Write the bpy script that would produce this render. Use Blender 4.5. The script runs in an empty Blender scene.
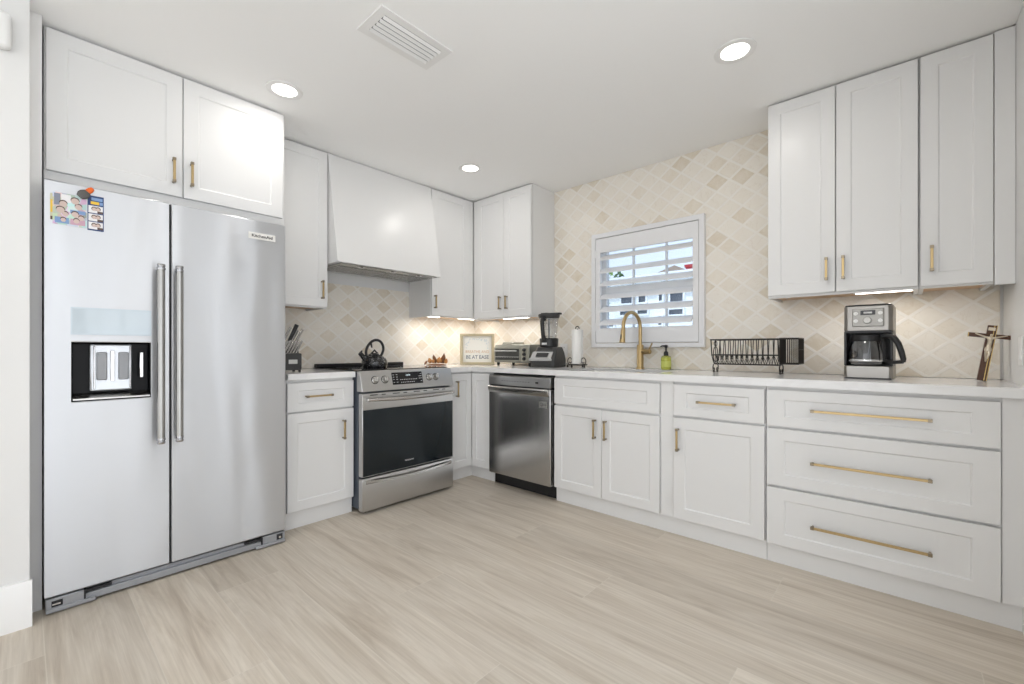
import bpy, bmesh, math, random
from mathutils import Vector, Matrix

S = bpy.context.scene
PI = math.pi
random.seed(7)

# ------------------------------------------------------------------ camera, sky, sun, exposure
CEIL = 2.415
cam_d = bpy.data.cameras.new('camera')
cam = bpy.data.objects.new('camera', cam_d)
S.collection.objects.link(cam)
cam.location = (3.285, -3.094, 1.058)
cam.rotation_euler = (PI / 2, 0, 0.731)
cam_d.sensor_width = 36.0
cam_d.lens = 36.0 * 439.3 / 1024.0
cam_d.shift_y = 7.0 / 1024.0
cam_d.clip_start = 0.02
S.camera = cam

world = bpy.data.worlds.new('daylight')
S.world = world
world.use_nodes = True
wn = world.node_tree
for n in list(wn.nodes):
    wn.nodes.remove(n)
w_out = wn.nodes.new('ShaderNodeOutputWorld')
w_bg = wn.nodes.new('ShaderNodeBackground')
w_tc = wn.nodes.new('ShaderNodeTexCoord')
w_sep = wn.nodes.new('ShaderNodeSeparateXYZ')
w_ramp = wn.nodes.new('ShaderNodeValToRGB')
wn.links.new(w_tc.outputs['Generated'], w_sep.inputs[0])
wn.links.new(w_sep.outputs['Z'], w_ramp.inputs[0])
w_ramp.color_ramp.elements[0].position = 0.0
w_ramp.color_ramp.elements[0].color = (0.97, 0.98, 1.0, 1)
w_ramp.color_ramp.elements[1].position = 0.6
w_ramp.color_ramp.elements[1].color = (0.80, 0.89, 1.0, 1)
wn.links.new(w_ramp.outputs[0], w_bg.inputs[0])
w_bg.inputs[1].default_value = 1.9
wn.links.new(w_bg.outputs[0], w_out.inputs[0])

sun_d = bpy.data.lights.new('sun', 'SUN')
sun_d.energy = 3.5
sun_d.angle = 0.01
sun = bpy.data.objects.new('sun', sun_d)
S.collection.objects.link(sun)
sun.rotation_euler = Vector((0.15, 0.6, -0.79)).to_track_quat('-Z', 'Y').to_euler()

CAN_W = 1.6          # watts of each recessed ceiling light
BAR_W = 0.9          # watts of each under-cabinet light bar

vs = S.view_settings
vs.view_transform = 'Standard'
vs.look = 'None'
vs.exposure = 0.32
vs.gamma = 1.0
vs.use_curve_mapping = False
S.cycles.use_denoising = True
S.cycles.max_bounces = 10
S.cycles.diffuse_bounces = 6
S.cycles.glossy_bounces = 5
S.cycles.transmission_bounces = 8
S.cycles.transparent_max_bounces = 12
S.cycles.caustics_reflective = False
S.cycles.caustics_refractive = False
S.cycles.sample_clamp_indirect = 4.0

# ------------------------------------------------------------------ materials
MATS = {}


def setin(b, **k):
    for key, v in k.items():
        b.inputs[key.replace('_', ' ')].default_value = v


def mat(name, col=(0.8, 0.8, 0.8), rough=0.5, metal=0.0, spec=0.5, emit=None, estr=0.0, trans=0.0, coat=0.0, alpha=1.0, ior=1.45):
    m = bpy.data.materials.new(name)
    m.use_nodes = True
    b = m.node_tree.nodes['Principled BSDF']
    b.inputs['Base Color'].default_value = (*col, 1)
    b.inputs['Roughness'].default_value = rough
    b.inputs['Metallic'].default_value = metal
    b.inputs['Specular IOR Level'].default_value = spec
    b.inputs['Transmission Weight'].default_value = trans
    b.inputs['Coat Weight'].default_value = coat
    b.inputs['Alpha'].default_value = alpha
    b.inputs['IOR'].default_value = ior
    if emit:
        b.inputs['Emission Color'].default_value = (*emit, 1)
        b.inputs['Emission Strength'].default_value = estr
    MATS[name] = m
    return m


def nd(nt, t, **k):
    n = nt.nodes.new(t)
    for a, v in k.items():
        setattr(n, a, v)
    return n


def mth(nt, op, a, b=None, c=None):
    n = nt.nodes.new('ShaderNodeMath')
    n.operation = op
    for i, v in enumerate((a, b, c)):
        if v is None:
            continue
        if isinstance(v, (int, float)):
            n.inputs[i].default_value = v
        else:
            nt.links.new(v, n.inputs[i])
    return n.outputs[0]


def rgbmix(nt, f, a, b):
    n = nt.nodes.new('ShaderNodeMix')
    n.data_type = 'RGBA'
    if isinstance(f, (int, float)):
        n.inputs[0].default_value = f
    else:
        nt.links.new(f, n.inputs[0])
    for i, v in ((6, a), (7, b)):
        if isinstance(v, tuple):
            n.inputs[i].default_value = (*v, 1)
        else:
            nt.links.new(v, n.inputs[i])
    return n.outputs[2]


def ramp(nt, f, stops):
    n = nt.nodes.new('ShaderNodeValToRGB')
    e = n.color_ramp.elements
    while len(e) < len(stops):
        e.new(0.5)
    for i, (p, c) in enumerate(stops):
        e[i].position = p
        e[i].color = (*c, 1)
    nt.links.new(f, n.inputs[0])
    return n.outputs[0]


def noise(nt, vec, scale, detail=2.0, rough=0.5, dist=0.0):
    n = nt.nodes.new('ShaderNodeTexNoise')
    n.inputs['Scale'].default_value = scale
    n.inputs['Detail'].default_value = detail
    n.inputs['Roughness'].default_value = rough
    n.inputs['Distortion'].default_value = dist
    if vec is not None:
        nt.links.new(vec, n.inputs['Vector'])
    return n.outputs[0]


def objvec(nt, scale=(1, 1, 1)):
    tc = nt.nodes.new('ShaderNodeTexCoord')
    mp = nt.nodes.new('ShaderNodeMapping')
    mp.inputs['Scale'].default_value = scale
    nt.links.new(tc.outputs['Object'], mp.inputs['Vector'])
    return mp.outputs[0]


def bump(nt, h, strength, dist):
    n = nt.nodes.new('ShaderNodeBump')
    n.inputs['Strength'].default_value = strength
    n.inputs['Distance'].default_value = dist
    nt.links.new(h, n.inputs['Height'])
    return n.outputs[0]


def bsdf(m):
    return m.node_tree.nodes['Principled BSDF']


M_WALL = mat('wall_paint', (0.74, 0.738, 0.73), 0.7, spec=0.3)
M_CEIL = mat('ceiling_paint', (0.93, 0.927, 0.92), 0.8, spec=0.2)
M_CAB = mat('cabinet_white', (0.77, 0.768, 0.763), 0.32)
M_TRIM = mat('trim_white', (0.84, 0.835, 0.825), 0.4)
M_SHUT = mat('shutter_white', (0.80, 0.80, 0.81), 0.4)
M_WOODB = mat('cabinet_plywood', (0.62, 0.42, 0.26), 0.5)
M_BRASS = mat('brushed_brass', (0.50, 0.37, 0.19), 0.34, metal=1.0)
M_BRASSD = mat('brass_ferrule', (0.30, 0.25, 0.18), 0.3, metal=1.0)
M_BLACK = mat('black_plastic', (0.015, 0.015, 0.016), 0.35)
M_BLACKG = mat('black_gloss', (0.008, 0.008, 0.009), 0.06, coat=0.3)
M_IRON = mat('cast_iron', (0.018, 0.018, 0.019), 0.45)
M_WIRE = mat('black_wire', (0.022, 0.018, 0.015), 0.45)
M_GASKET = mat('dark_gasket', (0.02, 0.02, 0.022), 0.6)
M_GREYP = mat('grey_plastic', (0.30, 0.31, 0.33), 0.45)
M_DKGREY = mat('dark_grey_plastic', (0.042, 0.042, 0.042), 0.4)
M_SLATE = mat('slate_painted_steel', (0.075, 0.09, 0.115), 0.4)
M_CHROME = mat('chrome', (0.75, 0.75, 0.76), 0.12, metal=1.0)
M_HANDF = mat('fridge_handle_steel', (0.36, 0.355, 0.34), 0.28, metal=1.0)
M_CAPS = mat('dark_chrome', (0.42, 0.42, 0.43), 0.2, metal=1.0)
M_WHITEP = mat('white_plastic', (0.82, 0.82, 0.81), 0.35)
M_PAPER = mat('paper_towel', (0.86, 0.85, 0.82), 0.9, spec=0.1)
M_LED = mat('led_lens', (1, 1, 1), 0.5, emit=(1.0, 0.96, 0.90), estr=3.0)
M_BAR = mat('led_strip', (1, 1, 1), 0.5, emit=(1.0, 0.95, 0.86), estr=4.0)
M_DISP = mat('display_glass', (0.012, 0.012, 0.014), 0.1)
M_DIGIT = mat('display_digits', (0.8, 0.9, 0.95), 0.4, emit=(0.75, 0.9, 1.0), estr=0.7)
M_PRINT = mat('panel_print', (0.62, 0.62, 0.62), 0.5)
M_TEXTD = mat('dark_lettering', (0.03, 0.03, 0.032), 0.5)
M_TEXTW = mat('pale_lettering', (0.75, 0.75, 0.75), 0.4)
M_ICE = mat('dispenser_glass', (0.56, 0.64, 0.70), 0.08, coat=0.5)
M_SINK = mat('sink_steel', (0.55, 0.55, 0.56), 0.3, metal=1.0)
M_GOLD = mat('gilt_edge', (0.62, 0.45, 0.20), 0.25, metal=1.0)
M_WALNUT = mat('dark_walnut', (0.085, 0.035, 0.018), 0.3)
M_FIG = mat('pale_cast_metal', (0.70, 0.62, 0.50), 0.3, metal=0.8)
M_AMBER = mat('amber_wood', (0.42, 0.19, 0.06), 0.35)
M_AMBER2 = mat('dark_amber_wood', (0.16, 0.07, 0.03), 0.4)
M_FRAMEW = mat('sign_frame_wood', (0.46, 0.40, 0.27), 0.6)
M_SIGN = mat('sign_paper', (0.80, 0.79, 0.74), 0.7)
M_TAN = mat('tan_lettering', (0.58, 0.38, 0.22), 0.6)
M_SLATET = mat('slate_lettering', (0.16, 0.18, 0.22), 0.6)
M_PALEBLUE = mat('pale_blue_print', (0.55, 0.62, 0.66), 0.6)
M_TOAST = mat('champagne_steel', (0.33, 0.33, 0.29), 0.42, metal=0.6)
M_NICKEL = mat('satin_silver', (0.50, 0.50, 0.50), 0.35, metal=0.7)
M_EXTW = mat('stucco_white', (0.85, 0.85, 0.83), 0.8)
M_EXTG = mat('dark_window', (0.10, 0.11, 0.13), 0.2)
M_ROOF = mat('brown_roof', (0.36, 0.27, 0.20), 0.8)
M_RED = mat('red_paint', (0.45, 0.03, 0.03), 0.5)
M_LEAF = mat('leaf_green', (0.25, 0.40, 0.08), 0.7)
M_LEAF2 = mat('dark_leaf_green', (0.10, 0.18, 0.06), 0.7)
M_PATIO = mat('patio_concrete', (0.84, 0.83, 0.81), 0.9)
M_MARKO = mat('magnet_orange', (0.75, 0.14, 0.02), 0.4)
M_MARKG = mat('magnet_grey', (0.10, 0.095, 0.09), 0.5)
M_NAVY = mat('strip_navy', (0.02, 0.05, 0.16), 0.4)

# brushed stainless steel with a faint waviness of the sheet


def steel(name, col, rough, wave, wscale, axis='z', streak=0.10, aniso=0.0):
    m = mat(name, col, rough, metal=1.0)
    nt = m.node_tree
    b = bsdf(m)
    sc = (160, 160, 1.5) if axis == 'z' else (1.5, 160, 160)
    st = noise(nt, objvec(nt, sc), 1.0, 3, 0.6)
    r = mth(nt, 'MULTIPLY_ADD', st, streak, rough - streak * 0.5)
    nt.links.new(r, b.inputs['Roughness'])
    if aniso:
        tg = nd(nt, 'ShaderNodeTangent', direction_type='RADIAL', axis='Z')
        nt.links.new(tg.outputs[0], b.inputs['Tangent'])
        b.inputs['Anisotropic'].default_value = aniso
        b.inputs['Anisotropic Rotation'].default_value = 0.25
    wv = noise(nt, objvec(nt, (1.6, 1.6, 0.35)), wscale, 1, 0.4, 0.3)
    fine = mth(nt, 'MULTIPLY', st, 0.00003)
    h = mth(nt, 'MULTIPLY_ADD', wv, wave, fine)
    nt.links.new(bump(nt, h, 0.25, 1.0), b.inputs['Normal'])
    return m


M_STEEL = steel('stainless_steel', (0.63, 0.642, 0.665), 0.36, 0.05, 2.6, aniso=0.95)
bsdf(M_STEEL).inputs['Metallic'].default_value = 0.80
M_CAVITY = mat('dispenser_black', (0.008, 0.008, 0.009), 0.25, spec=0.15)
M_STEELR = steel('range_steel', (0.56, 0.555, 0.545), 0.30, 0.001, 2.0, axis='x', streak=0.015)
M_STEELD = steel('dishwasher_steel', (0.54, 0.535, 0.53), 0.22, 0.008, 2.0)
M_STEELH = mat('handle_steel', (0.52, 0.51, 0.49), 0.25, metal=1.0)
M_STEELK = mat('coffee_steel', (0.31, 0.295, 0.275), 0.32, metal=1.0)

# oven glass
M_OVEN = mat('oven_glass', (0.008, 0.013, 0.016), 0.03, spec=0.45)


# clear glass for thin vessels and panes: no refraction noise
def thin_glass(name, tint, gl=0.12):
    m = bpy.data.materials.new(name)
    m.use_nodes = True
    nt = m.node_tree
    for n in list(nt.nodes):
        nt.nodes.remove(n)
    o = nd(nt, 'ShaderNodeOutputMaterial')
    t = nd(nt, 'ShaderNodeBsdfTransparent')
    t.inputs[0].default_value = (*tint, 1)
    g = nd(nt, 'ShaderNodeBsdfGlossy')
    g.inputs['Roughness'].default_value = 0.04
    lw = nd(nt, 'ShaderNodeLayerWeight')
    lw.inputs[0].default_value = 0.35
    f = mth(nt, 'MULTIPLY_ADD', lw.outputs['Facing'], 0.5, gl * 0.5)
    mx = nd(nt, 'ShaderNodeMixShader')
    nt.links.new(f, mx.inputs[0])
    nt.links.new(t.outputs[0], mx.inputs[1])
    nt.links.new(g.outputs[0], mx.inputs[2])
    nt.links.new(mx.outputs[0], o.inputs[0])
    MATS[name] = m
    return m


M_PANE = thin_glass('window_pane', (0.64, 0.69, 0.75), 0.06)
M_CLEAR = thin_glass('clear_plastic', (0.90, 0.91, 0.92), 0.12)
M_CARAFE = thin_glass('carafe_glass', (0.55, 0.55, 0.56), 0.25)
M_SOAPL = mat('green_soap', (0.62, 0.66, 0.10), 0.1, trans=0.25, coat=0.4)

# quartz worktop
M_QUARTZ = mat('white_quartz', (0.82, 0.82, 0.82), 0.10, spec=0.5)
_nt = M_QUARTZ.node_tree
_q = noise(_nt, objvec(_nt), 2.2, 6, 0.6, 1.2)
_nt.links.new(ramp(_nt, _q, [(0.0, (0.82, 0.82, 0.82)), (0.50, (0.81, 0.81, 0.81)), (0.55, (0.775, 0.77, 0.775)), (0.60, (0.82, 0.82, 0.82))]),
              bsdf(M_QUARTZ).inputs['Base Color'])

# wood-look floor planks
M_FLOOR = mat('wood_look_planks', (0.6, 0.5, 0.4), 0.4, spec=0.28)


def build_floor_mat():
    nt = M_FLOOR.node_tree
    b = bsdf(M_FLOOR)
    tc = nd(nt, 'ShaderNodeTexCoord')
    sp = nd(nt, 'ShaderNodeSeparateXYZ')
    nt.links.new(tc.outputs['Object'], sp.inputs[0])
    X, Y = sp.outputs['X'], sp.outputs['Y']
    PW, PL = 0.2555, 1.815
    rowf = mth(nt, 'DIVIDE', mth(nt, 'ADD', Y, 2.53 + 60 * PW), PW)
    row = mth(nt, 'FLOOR', rowf)
    fy = mth(nt, 'FRACT', rowf)
    off = mth(nt, 'MULTIPLY', mth(nt, 'SUBTRACT', row, 60), 1.2075)
    u = mth(nt, 'DIVIDE', mth(nt, 'SUBTRACT', mth(nt, 'ADD', X, 90 * PL - 1.062), off), PL)
    col = mth(nt, 'FLOOR', u)
    fx = mth(nt, 'FRACT', u)
    dy = mth(nt, 'MULTIPLY', mth(nt, 'MINIMUM', fy, mth(nt, 'SUBTRACT', 1.0, fy)), PW)
    dx = mth(nt, 'MULTIPLY', mth(nt, 'MINIMUM', fx, mth(nt, 'SUBTRACT', 1.0, fx)), PL)
    d = mth(nt, 'MINIMUM', dx, dy)
    seam = mth(nt, 'LESS_THAN', d, 0.0017)
    cmb = nd(nt, 'ShaderNodeCombineXYZ')
    nt.links.new(row, cmb.inputs[0])
    nt.links.new(col, cmb.inputs[1])
    wnn = nd(nt, 'ShaderNodeTexWhiteNoise', noise_dimensions='2D')
    nt.links.new(cmb.outputs[0], wnn.inputs['Vector'])
    rid = wnn.outputs['Value']
    g = nd(nt, 'ShaderNodeCombineXYZ')
    nt.links.new(mth(nt, 'ADD', mth(nt, 'MULTIPLY', X, 1.0), mth(nt, 'MULTIPLY', rid, 37.0)), g.inputs[0])
    nt.links.new(mth(nt, 'MULTIPLY', Y, 9.0), g.inputs[1])
    nt.links.new(mth(nt, 'MULTIPLY', rid, 51.0), g.inputs[2])
    big = noise(nt, g.outputs[0], 1.0, 5, 0.6, 1.6)
    g2 = nd(nt, 'ShaderNodeCombineXYZ')
    nt.links.new(mth(nt, 'ADD', mth(nt, 'MULTIPLY', X, 2.2), mth(nt, 'MULTIPLY', rid, 19.0)), g2.inputs[0])
    nt.links.new(mth(nt, 'MULTIPLY', Y, 95.0), g2.inputs[1])
    fine = noise(nt, g2.outputs[0], 1.0, 3, 0.6, 0.4)
    c1 = ramp(nt, big, [(0.26, (0.46, 0.385, 0.30)), (0.44, (0.60, 0.525, 0.43)), (0.60, (0.68, 0.61, 0.515)), (0.78, (0.55, 0.475, 0.38))])
    c2 = rgbmix(nt, mth(nt, 'MULTIPLY', mth(nt, 'SUBTRACT', fine, 0.32), 0.8), c1, (0.33, 0.265, 0.20))
    hv = nd(nt, 'ShaderNodeHueSaturation')
    nt.links.new(c2, hv.inputs['Color'])
    nt.links.new(mth(nt, 'MULTIPLY_ADD', rid, 0.14, 0.93), hv.inputs['Value'])
    hv.inputs['Saturation'].default_value = 0.92
    c3 = rgbmix(nt, mth(nt, 'MULTIPLY', seam, 0.5), hv.outputs[0], (0.68, 0.63, 0.55))
    nt.links.new(c3, b.inputs['Base Color'])
    nt.links.new(mth(nt, 'MULTIPLY_ADD', fine, 0.12, 0.38), b.inputs['Roughness'])
    nt.links.new(bump(nt, mth(nt, 'MULTIPLY', seam, -0.0008), 0.4, 1.0), b.inputs['Normal'])


build_floor_mat()


# diamond marble tile: (axis along wall, W, H, phase offsets)
def tile_mat(name, axis, W, H, cx, cz):
    m = mat(name, (0.8, 0.7, 0.6), 0.30, spec=0.45)
    nt = m.node_tree
    b = bsdf(m)
    tc = nd(nt, 'ShaderNodeTexCoord')
    sp = nd(nt, 'ShaderNodeSeparateXYZ')
    nt.links.new(tc.outputs['Object'], sp.inputs[0])
    a = mth(nt, 'DIVIDE', mth(nt, 'SUBTRACT', sp.outputs[axis], cx), W)
    z = mth(nt, 'DIVIDE', mth(nt, 'SUBTRACT', sp.outputs['Z'], cz), H)
    p = mth(nt, 'ADD', mth(nt, 'ADD', a, z), 100.5)
    q = mth(nt, 'ADD', mth(nt, 'SUBTRACT', a, z), 100.5)
    fp, fq = mth(nt, 'FRACT', p), mth(nt, 'FRACT', q)
    ep = mth(nt, 'MINIMUM', fp, mth(nt, 'SUBTRACT', 1.0, fp))
    eq = mth(nt, 'MINIMUM', fq, mth(nt, 'SUBTRACT', 1.0, fq))
    e = mth(nt, 'MINIMUM', ep, eq)
    line = nd(nt, 'ShaderNodeMapRange')
    nt.links.new(e, line.inputs[0])
    line.inputs[1].default_value = 0.055
    line.inputs[2].default_value = 0.085
    line.inputs[3].default_value = 1.0
    line.inputs[4].default_value = 0.0
    cmb = nd(nt, 'ShaderNodeCombineXYZ')
    nt.links.new(mth(nt, 'FLOOR', p), cmb.inputs[0])
    nt.links.new(mth(nt, 'FLOOR', q), cmb.inputs[1])
    wnn = nd(nt, 'ShaderNodeTexWhiteNoise', noise_dimensions='2D')
    nt.links.new(cmb.outputs[0], wnn.inputs['Vector'])
    rid = wnn.outputs['Value']
    base = ramp(nt, rid, [(0.0, (0.825, 0.78, 0.705)), (0.55, (0.805, 0.755, 0.67)), (0.80, (0.765, 0.70, 0.595)), (0.96, (0.68, 0.60, 0.475))])
    ov = nd(nt, 'ShaderNodeVectorMath', operation='ADD')
    nt.links.new(tc.outputs['Object'], ov.inputs[0])
    nt.links.new(wnn.outputs['Color'], ov.inputs[1])
    vein = noise(nt, ov.outputs[0], 11.0, 6, 0.62, 1.3)
    c = rgbmix(nt, ramp(nt, vein, [(0.35, (0.0, 0.0, 0.0)), (0.7, (0.55, 0.55, 0.55))]), base, (0.84, 0.80, 0.735))
    vein2 = noise(nt, ov.outputs[0], 5.0, 4, 0.6, 2.0)
    c = rgbmix(nt, ramp(nt, vein2, [(0.485, (0, 0, 0)), (0.5, (0.22, 0.22, 0.22)), (0.515, (0, 0, 0))]), c, (0.58, 0.49, 0.38))
    c = rgbmix(nt, mth(nt, 'MULTIPLY', line.outputs[0], 0.85), c, (0.855, 0.825, 0.77))
    nt.links.new(c, b.inputs['Base Color'])
    nt.links.new(bump(nt, mth(nt, 'MULTIPLY', line.outputs[0], 0.0016), 0.6, 1.0), b.inputs['Normal'])
    return m


M_TILEB = tile_mat('diamond_marble_tile_back', 'X', 0.1575, 0.1257, 2.270, 2.103)
M_TILEA = tile_mat('diamond_marble_tile_left', 'Y', 0.158, 0.1265, -1.458, 1.219)

# speckled enamel for the kettle
M_KETTLE = mat('speckled_black_enamel', (0.012, 0.012, 0.013), 0.12, coat=0.4)
_nt = M_KETTLE.node_tree
_v = noise(_nt, objvec(_nt), 160.0, 1, 0.5)
_nt.links.new(ramp(_nt, _v, [(0.0, (0.012, 0.012, 0.013)), (0.64, (0.012, 0.012, 0.013)), (0.72, (0.35, 0.35, 0.35))]), bsdf(M_KETTLE).inputs['Base Color'])

# snapshot print: soft blotches of colour
M_PHOTO = mat('snapshot_print', (0.5, 0.5, 0.5), 0.3)
_nt = M_PHOTO.node_tree
_vo = nd(_nt, 'ShaderNodeTexVoronoi')
_vo.inputs['Scale'].default_value = 42.0
_nt.links.new(objvec(_nt), _vo.inputs['Vector'])
_hs = nd(_nt, 'ShaderNodeHueSaturation')
_hs.inputs['Saturation'].default_value = 0.55
_nt.links.new(_vo.outputs['Color'], _hs.inputs['Color'])
_nt.links.new(rgbmix(_nt, 0.42, _hs.outputs[0], (0.55, 0.48, 0.50)), bsdf(M_PHOTO).inputs['Base Color'])
M_SKIN = mat('print_skin_tone', (0.60, 0.47, 0.42), 0.35)
M_PBLUE = mat('print_blue', (0.20, 0.32, 0.55), 0.35)
M_PPINK = mat('print_pink', (0.55, 0.34, 0.42), 0.35)
M_PGREY = mat('print_grey', (0.24, 0.26, 0.32), 0.35)
M_PWHITE = mat('print_white', (0.78, 0.77, 0.78), 0.35)
M_PYEL = mat('print_yellow', (0.80, 0.52, 0.05), 0.35)
M_PHAIR = mat('print_brown', (0.10, 0.06, 0.05), 0.35)


# ------------------------------------------------------------------ mesh builder
class MB:
    def __init__(self):
        self.bm = bmesh.new()

    def face(self, vs, mi=0):
        try:
            f = self.bm.faces.new(vs)
            f.material_index = mi
            return f
        except ValueError:
            return None

    def box(self, x0, x1, y0, y1, z0, z1, mi=0):
        v = [self.bm.verts.new((x, y, z)) for z in (z0, z1) for y in (y0, y1) for x in (x0, x1)]
        for idx in ((0, 2, 3, 1), (4, 5, 7, 6), (0, 1, 5, 4), (2, 6, 7, 3), (0, 4, 6, 2), (1, 3, 7, 5)):
            self.face([v[i] for i in idx], mi)
        return self

    def prism(self, pts, axis, a, b, mi=0):
        """polygon pts (2D) extruded along axis 'x','y' or 'z' from a to b"""
        def P(p, t):
            return {'x': (t, p[0], p[1]), 'y': (p[0], t, p[1]), 'z': (p[0], p[1], t)}[axis]
        A = [self.bm.verts.new(P(p, a)) for p in pts]
        B = [self.bm.verts.new(P(p, b)) for p in pts]
        n = len(pts)
        self.face(A[::-1], mi)
        self.face(B, mi)
        for i in range(n):
            self.face([A[i], A[(i + 1) % n], B[(i + 1) % n], B[i]], mi)
        return self

    def panel(self, x0, x1, z0, z1, yf, th, ix0, ix1, iz0, iz1, depth, mi=0, mi_in=None, slope=0.003):
        """slab with front at y=-yf and a recessed field"""
        mi_in = mi if mi_in is None else mi_in
        N = self.bm.verts.new
        o = [(x0, z0), (x1, z0), (x1, z1), (x0, z1)]
        i = [(ix0, iz0), (ix1, iz0), (ix1, iz1), (ix0, iz1)]
        s = slope
        r = [(ix0 + s, iz0 + s), (ix1 - s, iz0 + s), (ix1 - s, iz1 - s), (ix0 + s, iz1 - s)]
        O = [N((x, -yf, z)) for x, z in o]
        I = [N((x, -yf, z)) for x, z in i]
        R = [N((x, -yf + depth, z)) for x, z in r]
        K = [N((x, -yf + th, z)) for x, z in o]
        for k in range(4):
            j = (k + 1) % 4
            self.face([O[k], O[j], I[j], I[k]], mi)
            self.face([I[k], I[j], R[j], R[k]], mi_in)
            self.face([O[j], O[k], K[k], K[j]], mi)
        self.face(R, mi_in)
        self.face(K[::-1], mi)
        return self

    def frame(self, x0, x1, z0, z1, y0, y1, ix0, ix1, iz0, iz1, mi=0):
        """rectangular frame with an open middle, between y0 (front) and y1"""
        N = self.bm.verts.new
        o = [(x0, z0), (x1, z0), (x1, z1), (x0, z1)]
        i = [(ix0, iz0), (ix1, iz0), (ix1, iz1), (ix0, iz1)]
        q = [[N((x, y, z)) for x, z in p] for y in (y0, y1) for p in (o, i)]
        for k in range(4):
            j = (k + 1) % 4
            self.face([q[0][k], q[0][j], q[1][j], q[1][k]], mi)
            self.face([q[2][k], q[2][j], q[3][j], q[3][k]], mi)
            self.face([q[0][k], q[0][j], q[2][j], q[2][k]], mi)
            self.face([q[1][k], q[1][j], q[3][j], q[3][k]], mi)
        return self

    def ring(self, pts):
        return [self.bm.verts.new(p) for p in pts]

    def bridge(self, A, B, mi=0):
        n = len(A)
        for k in range(n):
            self.face([A[k], A[(k + 1) % n], B[(k + 1) % n], B[k]], mi)

    def tube(self, pts, r, seg=10, mi=0, closed=False, square=False):
        pts = [Vector(p) for p in pts]
        n = len(pts)
        rr = r if isinstance(r, (list, tuple)) else [r] * n
        rings = []
        up = None
        for k in range(n):
            if closed:
                d = (pts[(k + 1) % n] - pts[k - 1])
            else:
                d = pts[min(k + 1, n - 1)] - pts[max(k - 1, 0)]
            d.normalize()
            if up is None:
                up = Vector((0, 0, 1)) if abs(d.z) < 0.9 else Vector((1, 0, 0))
            up = (up - d * up.dot(d))
            if up.length < 1e-6:
                up = d.orthogonal()
            up.normalize()
            sd = d.cross(up)
            ring = []
            for s in range(seg):
                a = 2 * PI * s / seg + (PI / 4 if square else 0)
                ring.append(pts[k] + (up * math.cos(a) + sd * math.sin(a)) * rr[k])
            rings.append(self.ring(ring))
        for k in range(n - 1):
            self.bridge(rings[k], rings[k + 1], mi)
        if closed:
            self.bridge(rings[-1], rings[0], mi)
        else:
            self.face(rings[0][::-1], mi)
            self.face(rings[-1], mi)
        return self

    def cyl(self, p0, p1, r, seg=20, mi=0, r2=None):
        return self.tube([p0, p1], [r, r if r2 is None else r2], seg, mi)

    def lathe(self, prof, c=(0, 0, 0), seg=28, mi=0, axis='z', squash=1.0):
        """prof list of (r, h)"""
        def P(r, h, a):
            x, y = r * math.cos(a), r * math.sin(a) * squash
            if axis == 'z':
                return (c[0] + x, c[1] + y, c[2] + h)
            if axis == 'y':
                return (c[0] + x, c[1] - h, c[2] + y)
            return (c[0] + h, c[1] + x, c[2] + y)
        prev = None
        for r, h in prof:
            if r <= 1e-6:
                cur = [self.bm.verts.new(P(0, h, 0))]
            else:
                cur = self.ring([P(r, h, 2 * PI * s / seg) for s in range(seg)])
            if prev is not None:
                if len(prev) == 1 and len(cur) > 1:
                    for s in range(seg):
                        self.face([prev[0], cur[(s + 1) % seg], cur[s]], mi)
                elif len(cur) == 1 and len(prev) > 1:
                    for s in range(seg):
                        self.face([prev[s], prev[(s + 1) % seg], cur[0]], mi)
                elif len(cur) > 1:
                    self.bridge(prev, cur, mi)
            prev = cur
        return self

    def ball(self, c, r, mi=0, sx=1, sy=1, sz=1, seg=12, rings=8):
        prev = None
        for k in range(rings + 1):
            t = PI * k / rings
            if k in (0, rings):
                cur = [self.bm.verts.new((c[0], c[1], c[2] + r * sz * math.cos(t)))]
            else:
                cur = self.ring([(c[0] + r * sx * math.sin(t) * math.cos(2 * PI * s / seg), c[1] + r * sy * math.sin(t) * math.sin(2 * PI * s / seg), c[2] + r * sz * math.cos(t)) for s in range(seg)])
            if prev is not None:
                if len(prev) == 1:
                    for s in range(seg):
                        self.face([prev[0], cur[s], cur[(s + 1) % seg]], mi)
                elif len(cur) == 1:
                    for s in range(seg):
                        self.face([prev[(s + 1) % seg], prev[s], cur[0]], mi)
                else:
                    self.bridge(prev, cur, mi)
            prev = cur
        return self

    def build(self, name, mats, parent=None, bevel=0.0, seg=1, loc=(0, 0, 0), rot=(0, 0, 0), smooth=True, label=None):
        bmesh.ops.recalc_face_normals(self.bm, faces=self.bm.faces[:])
        me = bpy.data.meshes.new(name)
        self.bm.to_mesh(me)
        self.bm.free()
        for m in (mats if isinstance(mats, (list, tuple)) else [mats]):
            me.materials.append(m)
        if smooth:
            for p in me.polygons:
                p.use_smooth = True
            me.set_sharp_from_angle(angle=math.radians(38))
        o = bpy.data.objects.new(name, me)
        S.collection.objects.link(o)
        o.location = loc
        o.rotation_euler = rot
        if parent:
            o.parent = parent
        if bevel > 0:
            bv = o.modifiers.new('edges', 'BEVEL')
            bv.width = bevel
            bv.segments = seg
            bv.limit_method = 'ANGLE'
            bv.angle_limit = math.radians(40)
        if label:
            o['label'] = label
        return o


def tag(o, label, cat, group=None, kind=None):
    o['label'] = label
    o['category'] = cat
    if group:
        o['group'] = group
    if kind:
        o['kind'] = kind
    return o


def thing(name, label, cat, loc=(0, 0, 0), rz=0.0, group=None):
    o = bpy.data.objects.new(name, None)
    o.empty_display_size = 0.05
    S.collection.objects.link(o)
    o.location = loc
    o.rotation_euler = (0, 0, rz)
    return tag(o, label, cat, group)


def struct(name, b, m, bevel=0.0, parent=None):
    o = b.build(name, m, parent, bevel)
    o['kind'] = 'structure'
    return o


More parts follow.
